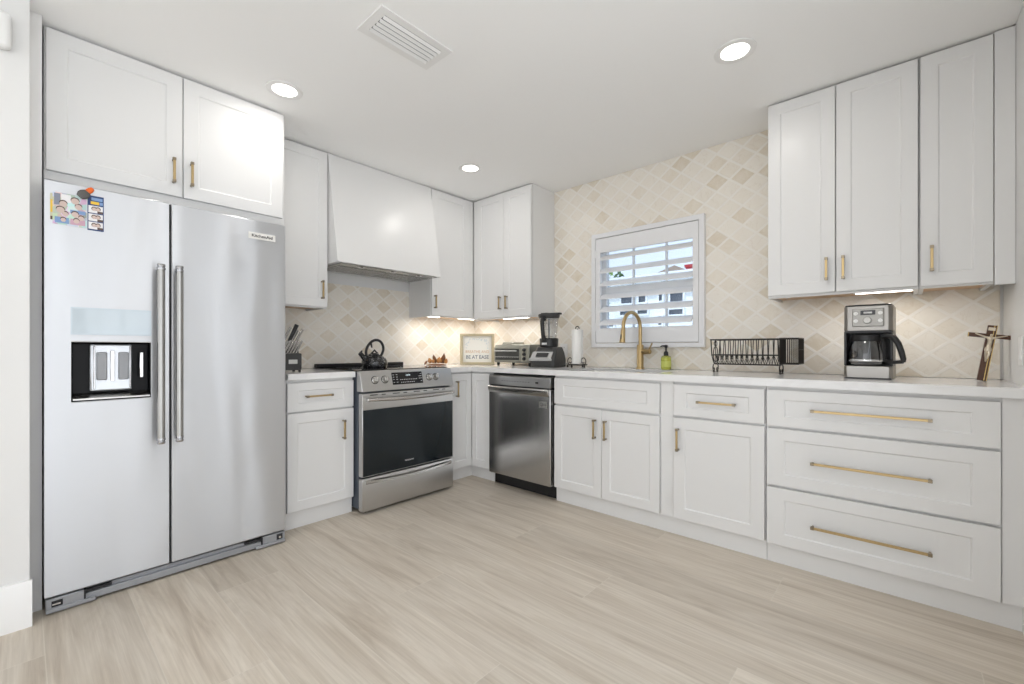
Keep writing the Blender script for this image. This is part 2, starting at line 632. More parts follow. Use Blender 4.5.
def text(name, s, size, m, parent, loc, rot=(PI / 2, 0, 0), align='CENTER', ext=0.0004, sx=1.0, bold=0.0):
    cu = bpy.data.curves.new(name, 'FONT')
    cu.body = s
    cu.size = size
    cu.align_x = align
    cu.align_y = 'CENTER'
    cu.extrude = ext
    cu.offset = bold
    cu.resolution_u = 3
    cu.materials.append(m)
    tmp = bpy.data.objects.new(name, cu)
    S.collection.objects.link(tmp)
    bpy.context.view_layer.update()
    me = bpy.data.meshes.new_from_object(tmp.evaluated_get(bpy.context.evaluated_depsgraph_get()))
    bpy.data.objects.remove(tmp)
    bpy.data.curves.remove(cu)
    o = bpy.data.objects.new(name, me)
    me.name = name
    S.collection.objects.link(o)
    o.parent = parent
    o.location = loc
    o.rotation_euler = rot
    o.scale = (sx, 1, 1)
    return o


def arc(c, r, a0, a1, n, plane='xz', sq=1.0):
    out = []
    for k in range(n + 1):
        a = a0 + (a1 - a0) * k / n
        u, v = r * math.cos(a), r * math.sin(a) * sq
        out.append({'xz': (c[0] + u, c[1], c[2] + v), 'yz': (c[0], c[1] + u, c[2] + v), 'xy': (c[0] + u, c[1] + v, c[2])}[plane])
    return out


# ------------------------------------------------------------------ the setting
RX = 3.627
BACKY = -7.0
struct('floor', MB().box(-0.1, RX + 0.12, BACKY - 0.1, 0.1, -0.08, 0.0), M_FLOOR)
struct('ceiling', MB().box(-0.1, RX + 0.12, BACKY - 0.1, 0.12, CEIL, CEIL + 0.12), M_CEIL)
struct('wall_left', MB().box(-0.1, 0.0, -3.08, 0.12, 0, CEIL), M_WALL)
struct('wall_entry', MB().box(-0.1, 0.785, BACKY, -3.075, 0, CEIL), M_WALL)
struct('baseboard_entry', MB().prism([(0.785, 0), (0.803, 0), (0.803, 0.165), (0.797, 0.175), (0.785, 0.175)], 'y', BACKY, -3.068), M_TRIM)
# window wall with its opening
WX0, WX1, WZ0, WZ1 = 1.450, 2.235, 1.112, 1.930
b = MB()
b.box(0.0, WX0, 0, 0.14, 0, CEIL).box(WX1, RX, 0, 0.14, 0, CEIL).box(WX0, WX1, 0, 0.14, 0, WZ0).box(WX0, WX1, 0, 0.14, WZ1, CEIL)
struct('wall_back', b, M_WALL)
b = MB()
TZ = 0.9155
b.box(0.010, WX0, -0.010, 0, TZ, CEIL - 0.001).box(WX1, 3.616, -0.010, 0, TZ, CEIL - 0.001)
b.box(WX0, WX1, -0.010, 0, TZ, WZ0).box(WX0, WX1, -0.010, 0, WZ1, CEIL - 0.001)
struct('tile_backsplash_back', b, M_TILEB)
struct('baseboard_right', MB().box(RX - 0.018, RX, -1.40, -0.599, 0, 0.14), M_TRIM)
struct('tile_backsplash_left', MB().box(0, 0.010, -2.075, 0, TZ, 1.56), M_TILEA)
# right wall and its patio opening (behind and beside the viewer)
b = MB()
b.box(RX, RX + 0.12, -1.40, 0.14, 0, CEIL).box(RX, RX + 0.12, -2.10, -1.84, 0, 2.32).box(RX, RX + 0.12, BACKY, -5.2, 0, CEIL).box(RX, RX + 0.12, -5.2, -1.40, 2.32, CEIL)  # narrow middle pier is added, unseen, to darken a band in the refrigerator's reflection
struct('wall_right', b, M_WALL)
b = MB()
b.box(0.785, 0.9, BACKY - 0.12, BACKY, 0, CEIL).box(3.5, RX + 0.12, BACKY - 0.12, BACKY, 0, CEIL).box(0.9, 3.5, BACKY - 0.12, BACKY, 2.32, CEIL)
struct('wall_front', b, M_WALL)
b = MB()
for y, w_ in ((-1.43, 0.03), (-2.32, 0.022), (-2.69, 0.022), (-3.86, 0.05), (-5.17, 0.03)):  # inner posts are added, unseen, to draw streaks in the refrigerator's reflection
    b.box(RX + 0.02, RX + 0.09, y - w_, y + w_, 0, 2.32)
b.box(RX + 0.02, RX + 0.09, -5.2, -1.40, 2.27, 2.32).box(RX + 0.02, RX + 0.09, -5.2, -1.40, 0, 0.04)
struct('added_door_frame', b, M_TRIM)
struct('ground_outside', MB().box(-14, 16, -16, 16, -0.25, -0.1), M_PATIO)

# window sash behind the shutter
b = MB()
b.frame(WX0, WX1, WZ0, WZ1, 0.055, 0.10, WX0 + 0.035, WX1 - 0.035, WZ0 + 0.04, WZ1 - 0.04)
b.box(WX0 + 0.035, WX1 - 0.035, 0.058, 0.097, 1.500, 1.555)
for x in (1.712, 1.973):
    b.box(x - 0.008, x + 0.008, 0.070, 0.085, WZ0 + 0.04, 1.500).box(x - 0.008, x + 0.008, 0.070, 0.085, 1.555, WZ1 - 0.04)
win = struct('window_1', b, M_TRIM)
pane = MB().box(WX0 + 0.01, WX1 - 0.01, 0.076, 0.079, WZ0 + 0.01, WZ1 - 0.01).build('pane', M_PANE, win)
pane['kind'] = 'structure'

# plantation shutter
sh = thing('plantation_shutter', 'white plantation shutter with tilted louvers in the window over the sink', 'window shutter', (1.8415, -0.0105, 1.07))
b = MB()
hw, H = 0.4375, 0.90
b.frame(-hw, hw, 0, H, -0.034, 0, -hw + 0.036, hw - 0.036, 0.032, H - 0.036)
b.build('frame', M_SHUT, sh, 0.004, 2)
b = MB()
pz0, pz1 = 0.036, H - 0.040
px = hw - 0.039
b.frame(-px, px, pz0, pz1, -0.029, -0.003, -px + 0.040, px - 0.040, 0.150, 0.748)
b.build('panel_frame', M_SHUT, sh, 0.002)
lx = px - 0.042
for k in range(6):
    zc = 0.198 + 0.1018 * k
    b = MB()
    prof = [(0.0445 * math.cos(a), 0.0055 * math.sin(a)) for a in [2 * PI * j / 14 for j in range(14)]]
    ca, sa = math.cos(math.radians(36)), math.sin(math.radians(36))
    prof = [(p[0] * ca - p[1] * sa - 0.016, p[0] * sa + p[1] * ca + zc) for p in prof]
    b.prism(prof, 'x', -lx, lx)
    b.build('louver', M_SHUT, sh)
for z in (0.16, 0.74):
    MB().box(-px - 0.002, -px + 0.012, -0.0345, -0.0285, z - 0.03, z + 0.03).build('hinge', M_SHUT, sh)

# ------------------------------------------------------------------ cabinets
TOE = 0.10


def pull(parent, cx, cz, L, vert, yf, name='handle'):
    """square bar pull on two posts, front face of the door at y=-yf"""
    b = MB()
    h = L / 2
    t = 0.0052
    yb = yf + 0.030
    if vert:
        b.box(cx - t, cx + t, -yb - t, -yb + t, cz - h + 0.010, cz + h - 0.010, 0)
        for s in (-1, 1):
            z = cz + s * (h - 0.006)
            b.box(cx - 0.0068, cx + 0.0068, -yb - 0.0068, -yb + 0.0068, z - 0.007, z + 0.007, 1)
            b.box(cx - 0.0045, cx + 0.0045, -yb, -yf, z - 0.0045, z + 0.0045, 1)
    else:
        b.box(cx - h + 0.010, cx + h - 0.010, -yb - t, -yb + t, cz - t, cz + t, 0)
        for s in (-1, 1):
            x = cx + s * (h - 0.006)
            b.box(x - 0.007, x + 0.007, -yb - 0.0068, -yb + 0.0068, cz - 0.0068, cz + 0.0068, 1)
            b.box(x - 0.0045, x + 0.0045, -yb, -yf, cz - 0.0045, cz + 0.0045, 1)
    return b.build(name, [M_BRASS, M_BRASSD], parent, 0.001)


def shaker(parent, name, x0, x1, z0, z1, yf, rail=0.058, th=0.0195, rz=None):
    rz = rail if rz is None else rz
    return MB().panel(x0, x1, z0, z1, yf, th, x0 + rail, x1 - rail, z0 + rz, z1 - rz, 0.0065, slope=0.005).build(name, M_CAB, parent, 0.0014)


BD = 0.61          # base body depth
DF = 0.632         # base door front
R90 = PI / 2
CZ = 0.876         # underside of worktop


def base_body(t, w, toe_d=0.598, x0=0.0, name='body'):
    MB().box(x0, w, -BD, -0.012, TOE, CZ - 0.001).build(name, M_CAB, t)
    MB().box(x0, w, -toe_d, -0.05, 0.0, TOE).build('toe_kick', M_CAB, t)


# drawer-over-door base unit between refrigerator and range (left wall)
t = thing('base_cabinet', 'white base cabinet with one drawer over one door between refrigerator and range', 'cabinet', (0, -2.078, 0), R90)
base_body(t, 0.416, 0.600)
d = shaker(t, 'drawer', 0.004, 0.412, 0.690, 0.858, DF, 0.062, rz=0.045)
pull(d, 0.183, 0.777, 0.160, False, DF)
d = shaker(t, 'door', 0.004, 0.412, 0.106, 0.680, DF)
pull(d, 0.338, 0.552, 0.120, True, DF)

# corner unit: two doors meeting in the inside corner
t = thing('corner_cabinet', 'white corner base cabinet with two doors folding into the inside corner between range and dishwasher', 'cabinet', (0, 0, 0))
b = MB()
b.box(0.012, BD, -0.865, -0.012, TOE, CZ - 0.001).box(BD, 0.845, -BD, -0.012, TOE, CZ - 0.001)
b.build('body', M_CAB, t)
b = MB()
b.box(0.05, 0.575, -0.865, -0.05, 0, TOE).box(0.575, 0.845, -0.575, -0.05, 0, TOE)
b.build('toe_kick', M_CAB, t)
# door facing +x (left-wall leg): built in a rotated frame
d = MB().panel(-0.862, -0.634, 0.106, 0.862, DF, 0.0195, -0.862 + 0.058, -0.634 - 0.05, 0.164, 0.804, 0.008).build('door', M_CAB, t, 0.0014, rot=(0, 0, R90))
pull(d, -0.800, 0.742, 0.125, True, DF)
d = MB().panel(0.634, 0.843, 0.106, 0.862, DF, 0.0195, 0.634 + 0.05, 0.843 - 0.058, 0.164, 0.804, 0.008).build('door', M_CAB, t, 0.0014)

# sink base
t = thing('sink_cabinet', 'white sink base cabinet with false drawer front over two doors below the window', 'cabinet', (1.466, 0, 0))
b = MB()
b.box(0.0, 0.762, -BD, -0.012, TOE, 0.66).box(0.0, 0.018, -BD, -0.012, 0.66, CZ - 0.001).box(0.744, 0.762, -BD, -0.012, 0.66, CZ - 0.001).box(0.018, 0.744, -BD, -BD + 0.018, 0.66, CZ - 0.001)
b.build('body', M_CAB, t)
MB().box(0.0, 0.762, -0.598, -0.05, 0.0, TOE).build('toe_kick', M_CAB, t)
MB().box(0.762, 0.834, -0.618, -BD, TOE, CZ - 0.001).build('filler_strip', M_CAB, t)
MB().box(0.762, 0.835, -0.598, -0.3, 0, TOE).build('filler_toe', M_CAB, t)
shaker(t, 'false_drawer_front', 0.004, 0.756, 0.682, 0.858, DF, 0.075, rz=0.048)
d = shaker(t, 'door', 0.004, 0.3735, 0.104, 0.668, DF)
pull(d, 0.333, 0.545, 0.122, True, DF)
d = shaker(t, 'door', 0.3765, 0.756, 0.104, 0.668, DF)
pull(d, 0.411, 0.545, 0.122, True, DF)

# drawer over door
t = thing('base_cabinet', 'white base cabinet with one drawer over one door below the wire dish rack', 'cabinet', (2.301, 0, 0))
base_body(t, 0.464)
d = shaker(t, 'drawer', 0.004, 0.460, 0.684, 0.858, DF, 0.070, rz=0.045)
pull(d, 0.236, 0.770, 0.192, False, DF)
d = shaker(t, 'door', 0.004, 0.460, 0.104, 0.672, DF, 0.062)
pull(d, 0.033, 0.551, 0.125, True, DF)

# three wide drawers
t = thing('drawer_cabinet', 'white base cabinet of three wide stacked drawers with long brass bars', 'cabinet', (2.767, 0, 0))
MB().box(0.0, 0.789, -BD, -0.012, TOE, CZ - 0.001).build('body', M_CAB, t)
MB().box(0.0, 0.842, -0.598, -0.05, 0.0, TOE).build('toe_kick', M_CAB, t)
MB().box(0.789, 0.858, -0.620, -0.30, TOE, CZ - 0.001).build('filler_strip', M_CAB, t)
for z0, z1, zh in ((0.681, 0.858, 0.770), (0.392, 0.669, 0.527), (0.102, 0.380, 0.231)):
    d = shaker(t, 'drawer', 0.004, 0.785, z0, z1, DF, 0.075, rz=0.055 if z1 - z0 > 0.2 else 0.046)
    pull(d, 0.393, zh, 0.407, False, DF)

# upper cabinets ---------------------------------------------------------------
UD = 0.308         # upper body depth
UF = 0.330         # upper door front
UZ0, UZ1 = 1.338, 2.402


def upper(t, w, z0=UZ0, x_skip=0.0, D=UD, F=UF):
    b = MB()
    b.box(0, w, -D, -0.0115, z0 + 0.018, 2.412)
    b.box(0, 0.016, -D, -0.0115, z0, z0 + 0.018).box(w - 0.016, w, -D, -0.0115, z0, z0 + 0.018)
    b.box(0.016, w - 0.016, -D, -D + 0.018, z0, z0 + 0.018)
    b.build('body', M_CAB, t)
    MB().box(0.017, w - 0.017, -D + 0.019, -0.02, z0 + 0.013, z0 + 0.0178).build('plywood_underside', M_WOODB, t, label='bare plywood underside')


# beside the refrigerator
t = thing('upper_cabinet', 'narrow white upper cabinet between refrigerator cabinet and range hood', 'cabinet', (0, -2.075, 0), R90)
upper(t, 0.383, 1.336)
d = shaker(t, 'door', 0.004, 0.380, 1.345, UZ1, UF)
pull(d, 0.338, 1.459, 0.122, True, UF)
# right of the hood, into the corner
t = thing('upper_cabinet', 'white upper cabinet right of the range hood reaching into the corner', 'cabinet', (0, -0.806, 0), R90)
upper(t, 0.792, 1.334)
d = shaker(t, 'door', 0.003, 0.418, 1.343, UZ1, UF)
pull(d, 0.026, 1.455, 0.110, True, UF)
MB().box(0.421, 0.474, -UF + 0.004, -UD, 1.334, UZ1).build('filler_strip', M_CAB, t)
# left of the window
t = thing('upper_cabinet', 'white two-door upper cabinet above the blender left of the window', 'cabinet', (0.334, 0, 0))
upper(t, 0.680, 1.322)
d = shaker(t, 'door', 0.040, 0.376, 1.333, UZ1, UF)
pull(d, 0.344, 1.455, 0.110, True, UF)
d = shaker(t, 'door', 0.379, 0.677, 1.333, UZ1, UF)
pull(d, 0.420, 1.455, 0.110, True, UF)
MB().box(0.0, 0.037, -UF + 0.004, -UD, 1.322, UZ1).build('filler_strip', M_CAB, t)
# right of the window
t = thing('upper_cabinet', 'white two-door upper cabinet right of the window above the coffee maker', 'cabinet', (2.712, 0, 0))
upper(t, 0.617)
d = shaker(t, 'door', 0.003, 0.304, UZ0 + 0.012, UZ1, UF)
pull(d, 0.270, 1.467, 0.115, True, UF)
d = shaker(t, 'door', 0.309, 0.614, UZ0 + 0.012, UZ1, UF)
pull(d, 0.339, 1.467, 0.115, True, UF)
t = thing('upper_cabinet', 'white single-door upper cabinet against the right wall above the crucifix', 'cabinet', (3.331, 0, 0))
upper(t, 0.234)
d = shaker(t, 'door', 0.004, 0.232, UZ0 + 0.008, UZ1, UF)
pull(d, 0.041, 1.467, 0.115, True, UF)
MB().box(0.235, 0.2945, -UF + 0.002, -UF + 0.022, 1.332, 2.408).build('filler_strip', M_CAB, t)

# over the refrigerator
t = thing('upper_cabinet', 'deep white two-door cabinet over the refrigerator', 'cabinet', (0, -3.034, 0), R90)
MB().box(0, 0.955, -0.600, -0.0015, 1.765, 2.412).build('body', M_CAB, t, 0.001)
d = shaker(t, 'door', 0.006, 0.470, 1.808, UZ1, 0.621, 0.062)
pull(d, 0.432, 1.925, 0.118, True, 0.621)
d = shaker(t, 'door', 0.474, 0.940, 1.808, UZ1, 0.621, 0.062)
pull(d, 0.504, 1.925, 0.118, True, 0.621)
struct('trim_1', MB().box(0.02, 0.675, -3.0745, -3.040, 0, 2.413), M_TRIM)

# ------------------------------------------------------------------ worktops and sink
b = MB()
b.box(0.0115, 0.650, -2.078, -1.662, CZ, 0.914)
tag(b.build('countertop', M_QUARTZ, None, 0.003, 2), 'short white quartz countertop under the knife block beside the refrigerator', 'countertop')
b = MB()
SX0, SX1, SY0, SY1 = 1.52, 2.17, -0.530, -0.190
b.box(0.0115, 0.650, -0.872, -0.650, CZ, 0.914).box(0.0115, SX0, -0.650, -0.0115, CZ, 0.914)
b.box(SX1, RX - 0.001, -0.650, -0.0115, CZ, 0.914).box(SX0, SX1, -0.650, SY0, CZ, 0.914).box(SX0, SX1, SY1, -0.0115, CZ, 0.914)
bmesh.ops.remove_doubles(b.bm, verts=b.bm.verts[:], dist=0.0001)
tag(b.build('countertop', M_QUARTZ), 'long L-shaped white quartz countertop running under the window', 'countertop')
b = MB()
x0, x1, y0, y1, z0, z1 = SX0 - 0.008, SX1 + 0.008, SY0 - 0.008, SY1 + 0.008, 0.68, CZ - 0.001
b.box(x0, x0 + 0.004, y0, y1, z0, z1).box(x1 - 0.004, x1, y0, y1, z0, z1).box(x0, x1, y0, y0 + 0.004, z0, z1).box(x0, x1, y1 - 0.004, y1, z0, z1).box(x0, x1, y0, y1, z0 - 0.004, z0)
sk = tag(b.build('sink', M_SINK), 'undermount stainless steel sink bowl set into the counter under the window', 'sink')
MB().lathe([(0.0, 0.003), (0.035, 0.003), (0.042, 0.0005)], ((SX0 + SX1) / 2, (SY0 + SY1) / 2, z0), 20).build('drain', M_CHROME, sk)

# ------------------------------------------------------------------ refrigerator
t = thing('refrigerator', 'stainless steel side-by-side refrigerator with an ice and water dispenser', 'refrigerator', (0, -3.036, 0), R90)
FD = 0.749
MB().box(0.004, 0.905, -0.685, -0.03, 0.02, 1.735).build('body', M_GREYP, t, 0.004)
b = MB().panel(0.0, 0.396, 0.066, 1.735, FD, 0.058, 0.076, 0.330, 0.842, 1.085, 0.052, 0, 1, 0.002)
ld = b.build('door', [M_STEEL, M_CAVITY], t, 0.005, 2, label='freezer door with dispenser')
rd = MB().box(0.404, 0.909, -FD, -FD + 0.058, 0.066, 1.735).build('door', M_STEEL, t, 0.007, 3, label='wider plain refrigerator door')
MB().box(0.390, 0.410, -0.735, -0.680, 0.07, 1.73).build('door_gasket', M_GASKET, t)

def fridge_handle(parent, cx):
    yh = FD + 0.058
    b = MB()
    b.cyl((cx, -yh, 0.660), (cx, -yh, 1.412), 0.0145, 20, 0)
    h = b.build('handle', M_HANDF, parent)
    for z, s in ((0.660, -1), (1.412, 1)):
        b = MB()
        prof = [(0.0, 0.026), (0.0135, 0.026), (0.0155, 0.022), (0.0155, 0.016), (0.0135, 0.014), (0.0135, 0.011), (0.0158, 0.009), (0.0158, 0.0), (0.0, 0.0)]
        b.lathe([(r, s * hh) for r, hh in prof], (cx, -yh, z), 20)
        b.cyl((cx, -yh, z + s * 0.014), (cx, -FD, z + s * 0.014), 0.010, 14)
        b.build('handle_end_cap', M_CAPS, h)


fridge_handle(ld, 0.357)
fridge_handle(rd, 0.424)
# dispenser
MB().panel(0.074, 0.331, 1.117, 1.230, FD + 0.003, 0.004, 0.078, 0.327, 1.121, 1.226, 0.0012).build('dispenser_display', [M_ICE], ld, label='pale blue dispenser display window')
b = MB()
b.box(0.132, 0.268, -FD + 0.020, -FD + 0.045, 0.880, 1.078)
dp = b.build('dispenser_chute', mat('dispenser_silver', (0.55, 0.57, 0.60), 0.18, metal=0.6), ld, 0.006, 2)
for x in (0.152, 0.222):
    MB().box(x, x + 0.034, -FD + 0.010, -FD + 0.024, 0.925, 1.045).build('dispenser_paddle', M_GREYP, dp, 0.004)
b = MB()
b.box(0.196, 0.210, -FD + 0.012, -FD + 0.022, 0.92, 1.05).box(0.142, 0.148, -FD + 0.012, -FD + 0.022, 0.89, 1.07).box(0.258, 0.263, -FD + 0.012, -FD + 0.022, 0.89, 1.07)
b.build('dispenser_rib', M_CHROME, dp, 0.002)
MB().box(0.293, 0.308, -FD + 0.018, -FD + 0.030, 0.93, 1.045).build('water_lever', M_CHROME, ld, 0.003)
b = MB()
b.prism([(-FD - 0.006, 0.846), (-FD + 0.046, 0.846), (-FD + 0.046, 0.872), (-FD + 0.02, 0.866), (-FD - 0.006, 0.853)], 'x', 0.080, 0.326)
b.build('drip_tray', M_STEELH, ld, 0.001)
# nameplate
npl = MB().box(0.724, 0.855, -FD - 0.003, -FD, 1.634, 1.668).build('nameplate', mat('nameplate_white', (0.80, 0.79, 0.76), 0.3), rd, 0.001)
text('nameplate_lettering', 'KitchenAid', 0.0215, M_TEXTD, npl, (0.7895, -FD - 0.0032, 1.651), bold=0.0005, sx=1.05)
# base grille
b = MB()
b.box(0.12, 0.79, -0.728, -0.66, 0.012, 0.056)
b.box(0.004, 0.118, -0.748, -0.66, 0.010, 0.060).box(0.792, 0.905, -0.748, -0.66, 0.010, 0.060)
b.box(0.004, 0.150, -0.756, -0.70, 0.006, 0.022).box(0.760, 0.905, -0.756, -0.70, 0.006, 0.022)
b.box(0.10, 0.80, -0.742, -0.66, 0.010, 0.040)
gr = b.build('base_grille', mat('grille_grey', (0.34, 0.35, 0.37), 0.4, metal=0.3), t, 0.003)
for x0, x1, y0, y1, z0, z1 in ((0.02, 0.052, -0.7495, -0.745, 0.026, 0.050), (0.862, 0.892, -0.7495, -0.745, 0.024, 0.054), (0.113, 0.119, -0.7495, -0.72, 0.022, 0.060), (0.786, 0.793, -0.7495, -0.72, 0.022, 0.060), (0.119, 0.20, -0.7435, -0.73, 0.045, 0.056), (0.71, 0.788, -0.7435, -0.73, 0.045, 0.056)):
    MB().box(x0, x1, y0, y1, z0, z1).build('grille_slot', M_GASKET, gr)
MB().box(0.022, 0.046, -0.752, -0.745, 0.034, 0.040).build('levelling_screw', M_CHROME, gr)
MB().cyl((0.878, -0.751, 0.036), (0.878, -0.745, 0.036), 0.006, 12).build('levelling_screw', M_CHROME, gr)

# photos and magnet on the freezer door (front plane in world x)
FX = FD + 0.0006


def flat_on_fridge(b):
    return b


ph = thing('photograph_print', 'colourful family snapshot sheet stuck on the freezer door', 'photograph', (FX, -3.013, 1.560), R90)
b = MB()
W, Hh = 0.098, 0.128
b.box(0, W, -0.0008, 0, 0, Hh, 0)
y = -0.0011


def rect(x0, x1, z0, z1, mi):
    b.box(x0, x1, y, -0.0008, z0, z1, mi)


def oval(cx, cz, rx, rz, mi, yy):
    vs = [b.bm.verts.new((cx + rx * math.cos(a), yy, cz + rz * math.sin(a))) for a in [2 * PI * k / 14 for k in range(14)]]
    b.face(vs, mi)


rect(0.004, 0.022, 0.078, 0.124, 4)
rect(0.024, 0.052, 0.092, 0.124, 5)
rect(0.006, 0.046, 0.006, 0.030, 2)
rect(0.050, 0.094, 0.006, 0.030, 3)
rect(0.050, 0.095, 0.052, 0.066, 2)
for cx, cz, r in ((0.030, 0.084, 0.013), (0.022, 0.058, 0.014), (0.064, 0.102, 0.014), (0.074, 0.080, 0.012), (0.064, 0.048, 0.012), (0.036, 0.044, 0.010), (0.082, 0.036, 0.010), (0.030, 0.020, 0.009), (0.068, 0.022, 0.010)):
    oval(cx, cz + 0.004, r * 0.95, r * 0.95, 6, -0.0013)
    oval(cx, cz, r * 0.86, r * 0.9, 1, -0.0015)
b.build('print', [M_PHOTO, M_SKIN, M_PBLUE, M_PPINK, M_PGREY, M_PWHITE, M_PHAIR], ph, smooth=False)
ph2 = thing('photograph_print', 'olive edged print peeking out behind the family snapshot sheet', 'photograph', (FX - 0.0004, -3.020, 1.575), R90)
b = MB().box(0, 0.02, -0.0003, 0, 0, 0.105, 0)
b.box(0.001, 0.007, -0.00035, -0.0003, 0.03, 0.08, 1).box(0.001, 0.007, -0.00035, -0.0003, 0.0, 0.014, 2)
b.build('print', [mat('print_olive', (0.55, 0.53, 0.36), 0.4), M_PYEL, M_PHAIR], ph2, smooth=False)
st = thing('photo_strip', 'photo booth strip with navy header on the freezer door', 'photograph', (FX, -2.9125, 1.554), R90)
b = MB()
W, Hh = 0.050, 0.146
b.box(0, W, -0.0008, 0, 0, Hh, 0)
y = -0.0011
rect(0.012, 0.046, 0.126, 0.138, 2)
rect(0.010, 0.036, 0.110, 0.122, 3)
rect(0.037, 0.047, 0.110, 0.122, 2)
for z in (0.006, 0.040, 0.074):
    rect(0.003, 0.047, z, z + 0.030, 4)
    for cx in (0.020, 0.032):
        oval(cx, z + 0.018, 0.0085, 0.009, 5, -0.0013)
        oval(cx, z + 0.016, 0.0062, 0.007, 1, -0.0015)
    b.box(0.030, 0.047, -0.00125, -0.0011, z, z + 0.009, 5)
b.build('print', [M_NAVY, M_SKIN, M_PBLUE, M_PYEL, M_PWHITE, M_PHAIR], st, smooth=False)
mg = thing('magnet', 'orange and dark grey bulb-shaped magnet clipping prints to the freezer door', 'magnet', (FX + 0.0016, -2.921, 1.700), R90)
b = MB()
b.lathe([(0.0, -0.024), (0.012, -0.023), (0.0185, -0.010), (0.0185, 0.0), (0.012, 0.012), (0.0, 0.013)], (0, -0.007, 0), 18, 0, 'z', 0.35)
b.lathe([(0.0, 0.012), (0.0105, 0.013), (0.0105, 0.026), (0.007, 0.036), (0.0, 0.038)], (0, -0.007, 0), 16, 1, 'z', 0.5)
b.build('magnet_body', [M_MARKG, M_MARKO], mg, rot=(0, math.radians(42), 0))

# ------------------------------------------------------------------ range
t = thing('range', 'stainless slide-in range with black glass oven door', 'range', (0, -1.657, 0), R90)
RW = 0.752
MB().box(0.003, RW - 0.003, -0.672, -0.03, 0.03, 0.905).build('body', M_SLATE, t)
b = MB()
b.box(0.0, RW, -0.660, -0.025, 0.9165, 0.9215)
ct = b.build('cooktop', M_BLACKG, t, 0.002, label='black glass cooktop')
MB().box(0.004, RW - 0.004, -0.075, -0.026, 0.9215, 0.9475).build('rear_vent_trim', M_BLACK, ct, 0.003)


for x, y, r in ((0.18, -0.48, 0.105), (0.18, -0.19, 0.075), (0.376, -0.17, 0.05), (0.57, -0.48, 0.105), (0.57, -0.19, 0.075)):
    MB().lathe([(r + 0.0016, 0.0), (r + 0.0016, 0.0003), (r, 0.0003), (r, 0.0)], (x, y, 0.9215), 40).build('burner_ring', M_GREYP, ct)
# slanted control panel
cp = MB().prism([(-0.655, 0.9155), (-0.690, 0.9145), (-0.724, 0.790), (-0.724, 0.783), (-0.655, 0.783)], 'x', 0.0, RW).build('control_panel', M_STEELR, t, 0.003, 2)
tilt = math.atan2(0.034, 0.1245)


def on_panel(z):
    return -0.690 - 0.034 * (0.9145 - z) / 0.1245


for x in (0.099, 0.172, 0.535, 0.594):
    b = MB()
    b.lathe([(0.0225, 0.0), (0.0225, 0.004), (0.0185, 0.006), (0.0175, 0.026), (0.0155, 0.030), (0, 0.0305)], (0, 0, 0), 24, 0, 'y')
    b.box(-0.004, 0.004, -0.036, -0.028, -0.0165, 0.0165, 0)
    k = b.build('knob', M_STEELH, t, 0.001, loc=(x, on_panel(0.855), 0.855), rot=(-tilt, 0, 0))
    MB().lathe([(0.0265, 0.0), (0.0265, 0.0015), (0.0, 0.0016)], (0, 0, 0), 24, 0, 'y').build('knob_ring', M_BLACK, k)
dz = 0.857
b = MB()
b.box(-0.124, 0.124, -0.002, 0.001, -0.042, 0.042, 0)
dsp = b.build('display_panel', M_DISP, t, loc=(0.352, on_panel(dz), dz), rot=(-tilt, 0, 0))
text('clock_digits', '12:41', 0.017, M_DIGIT, dsp, (0.006, -0.0022, 0.020))
b = MB()
for r_, z in ((0, 0.026), (1, 0.010), (2, -0.006), (3, -0.026)):
    for x in (-0.112, -0.086, 0.098, 0.112):
        if (r_ in (1, 2)) or x in (-0.112, 0.112, -0.086):
            b.box(x - 0.006, x + 0.006, -0.0024, -0.002, z - 0.0016, z + 0.0016)
for k in range(10):
    b.box(-0.062 + k * 0.0145, -0.054 + k * 0.0145, -0.0024, -0.002, -0.011, -0.007)
    if k < 8:
        b.box(-0.058 + k * 0.0145, -0.050 + k * 0.0145, -0.0024, -0.002, -0.030, -0.026)
b.build('panel_print', M_PRINT, dsp)
# oven door
od = MB().panel(0.002, RW - 0.002, 0.240, 0.772, 0.722, 0.046, 0.006, RW - 0.006, 0.243, 0.668, 0.002, 0, 0).build('oven_door', M_STEELR, t, 0.002)
MB().box(0.007, RW - 0.007, -0.7225, -0.718, 0.244, 0.667).build('oven_glass', M_OVEN, od, label='black glass oven window')
text('glass_lettering', 'FRIGIDAIRE', 0.013, M_TEXTW, od, (0.355, -0.7228, 0.292), sx=1.1)
for k in range(8):
    x = 0.055 + k * 0.084
    MB().box(x, x + (0.030 if k % 2 else 0.055), -0.7226, -0.715, 0.757, 0.763).build('vent_slot', M_GASKET, od)


def bow(parent, name, z, y0, sag, r, x0, x1, droop=0.0):
    b = MB()
    pts = []
    n = 18
    for k in range(n + 1):
        s = k / n
        x = x0 + (x1 - x0) * s
        e = math.sin(PI * s)
        pts.append((x, y0 - sag * e ** 0.7, z - droop * e))
    rr = [r * (0.75 + 0.25 * min(1, 4 * min(k, n - k) / n)) for k in range(n + 1)]
    b.tube(pts, rr, 14)
    return b.build(name, M_STEELH, parent)


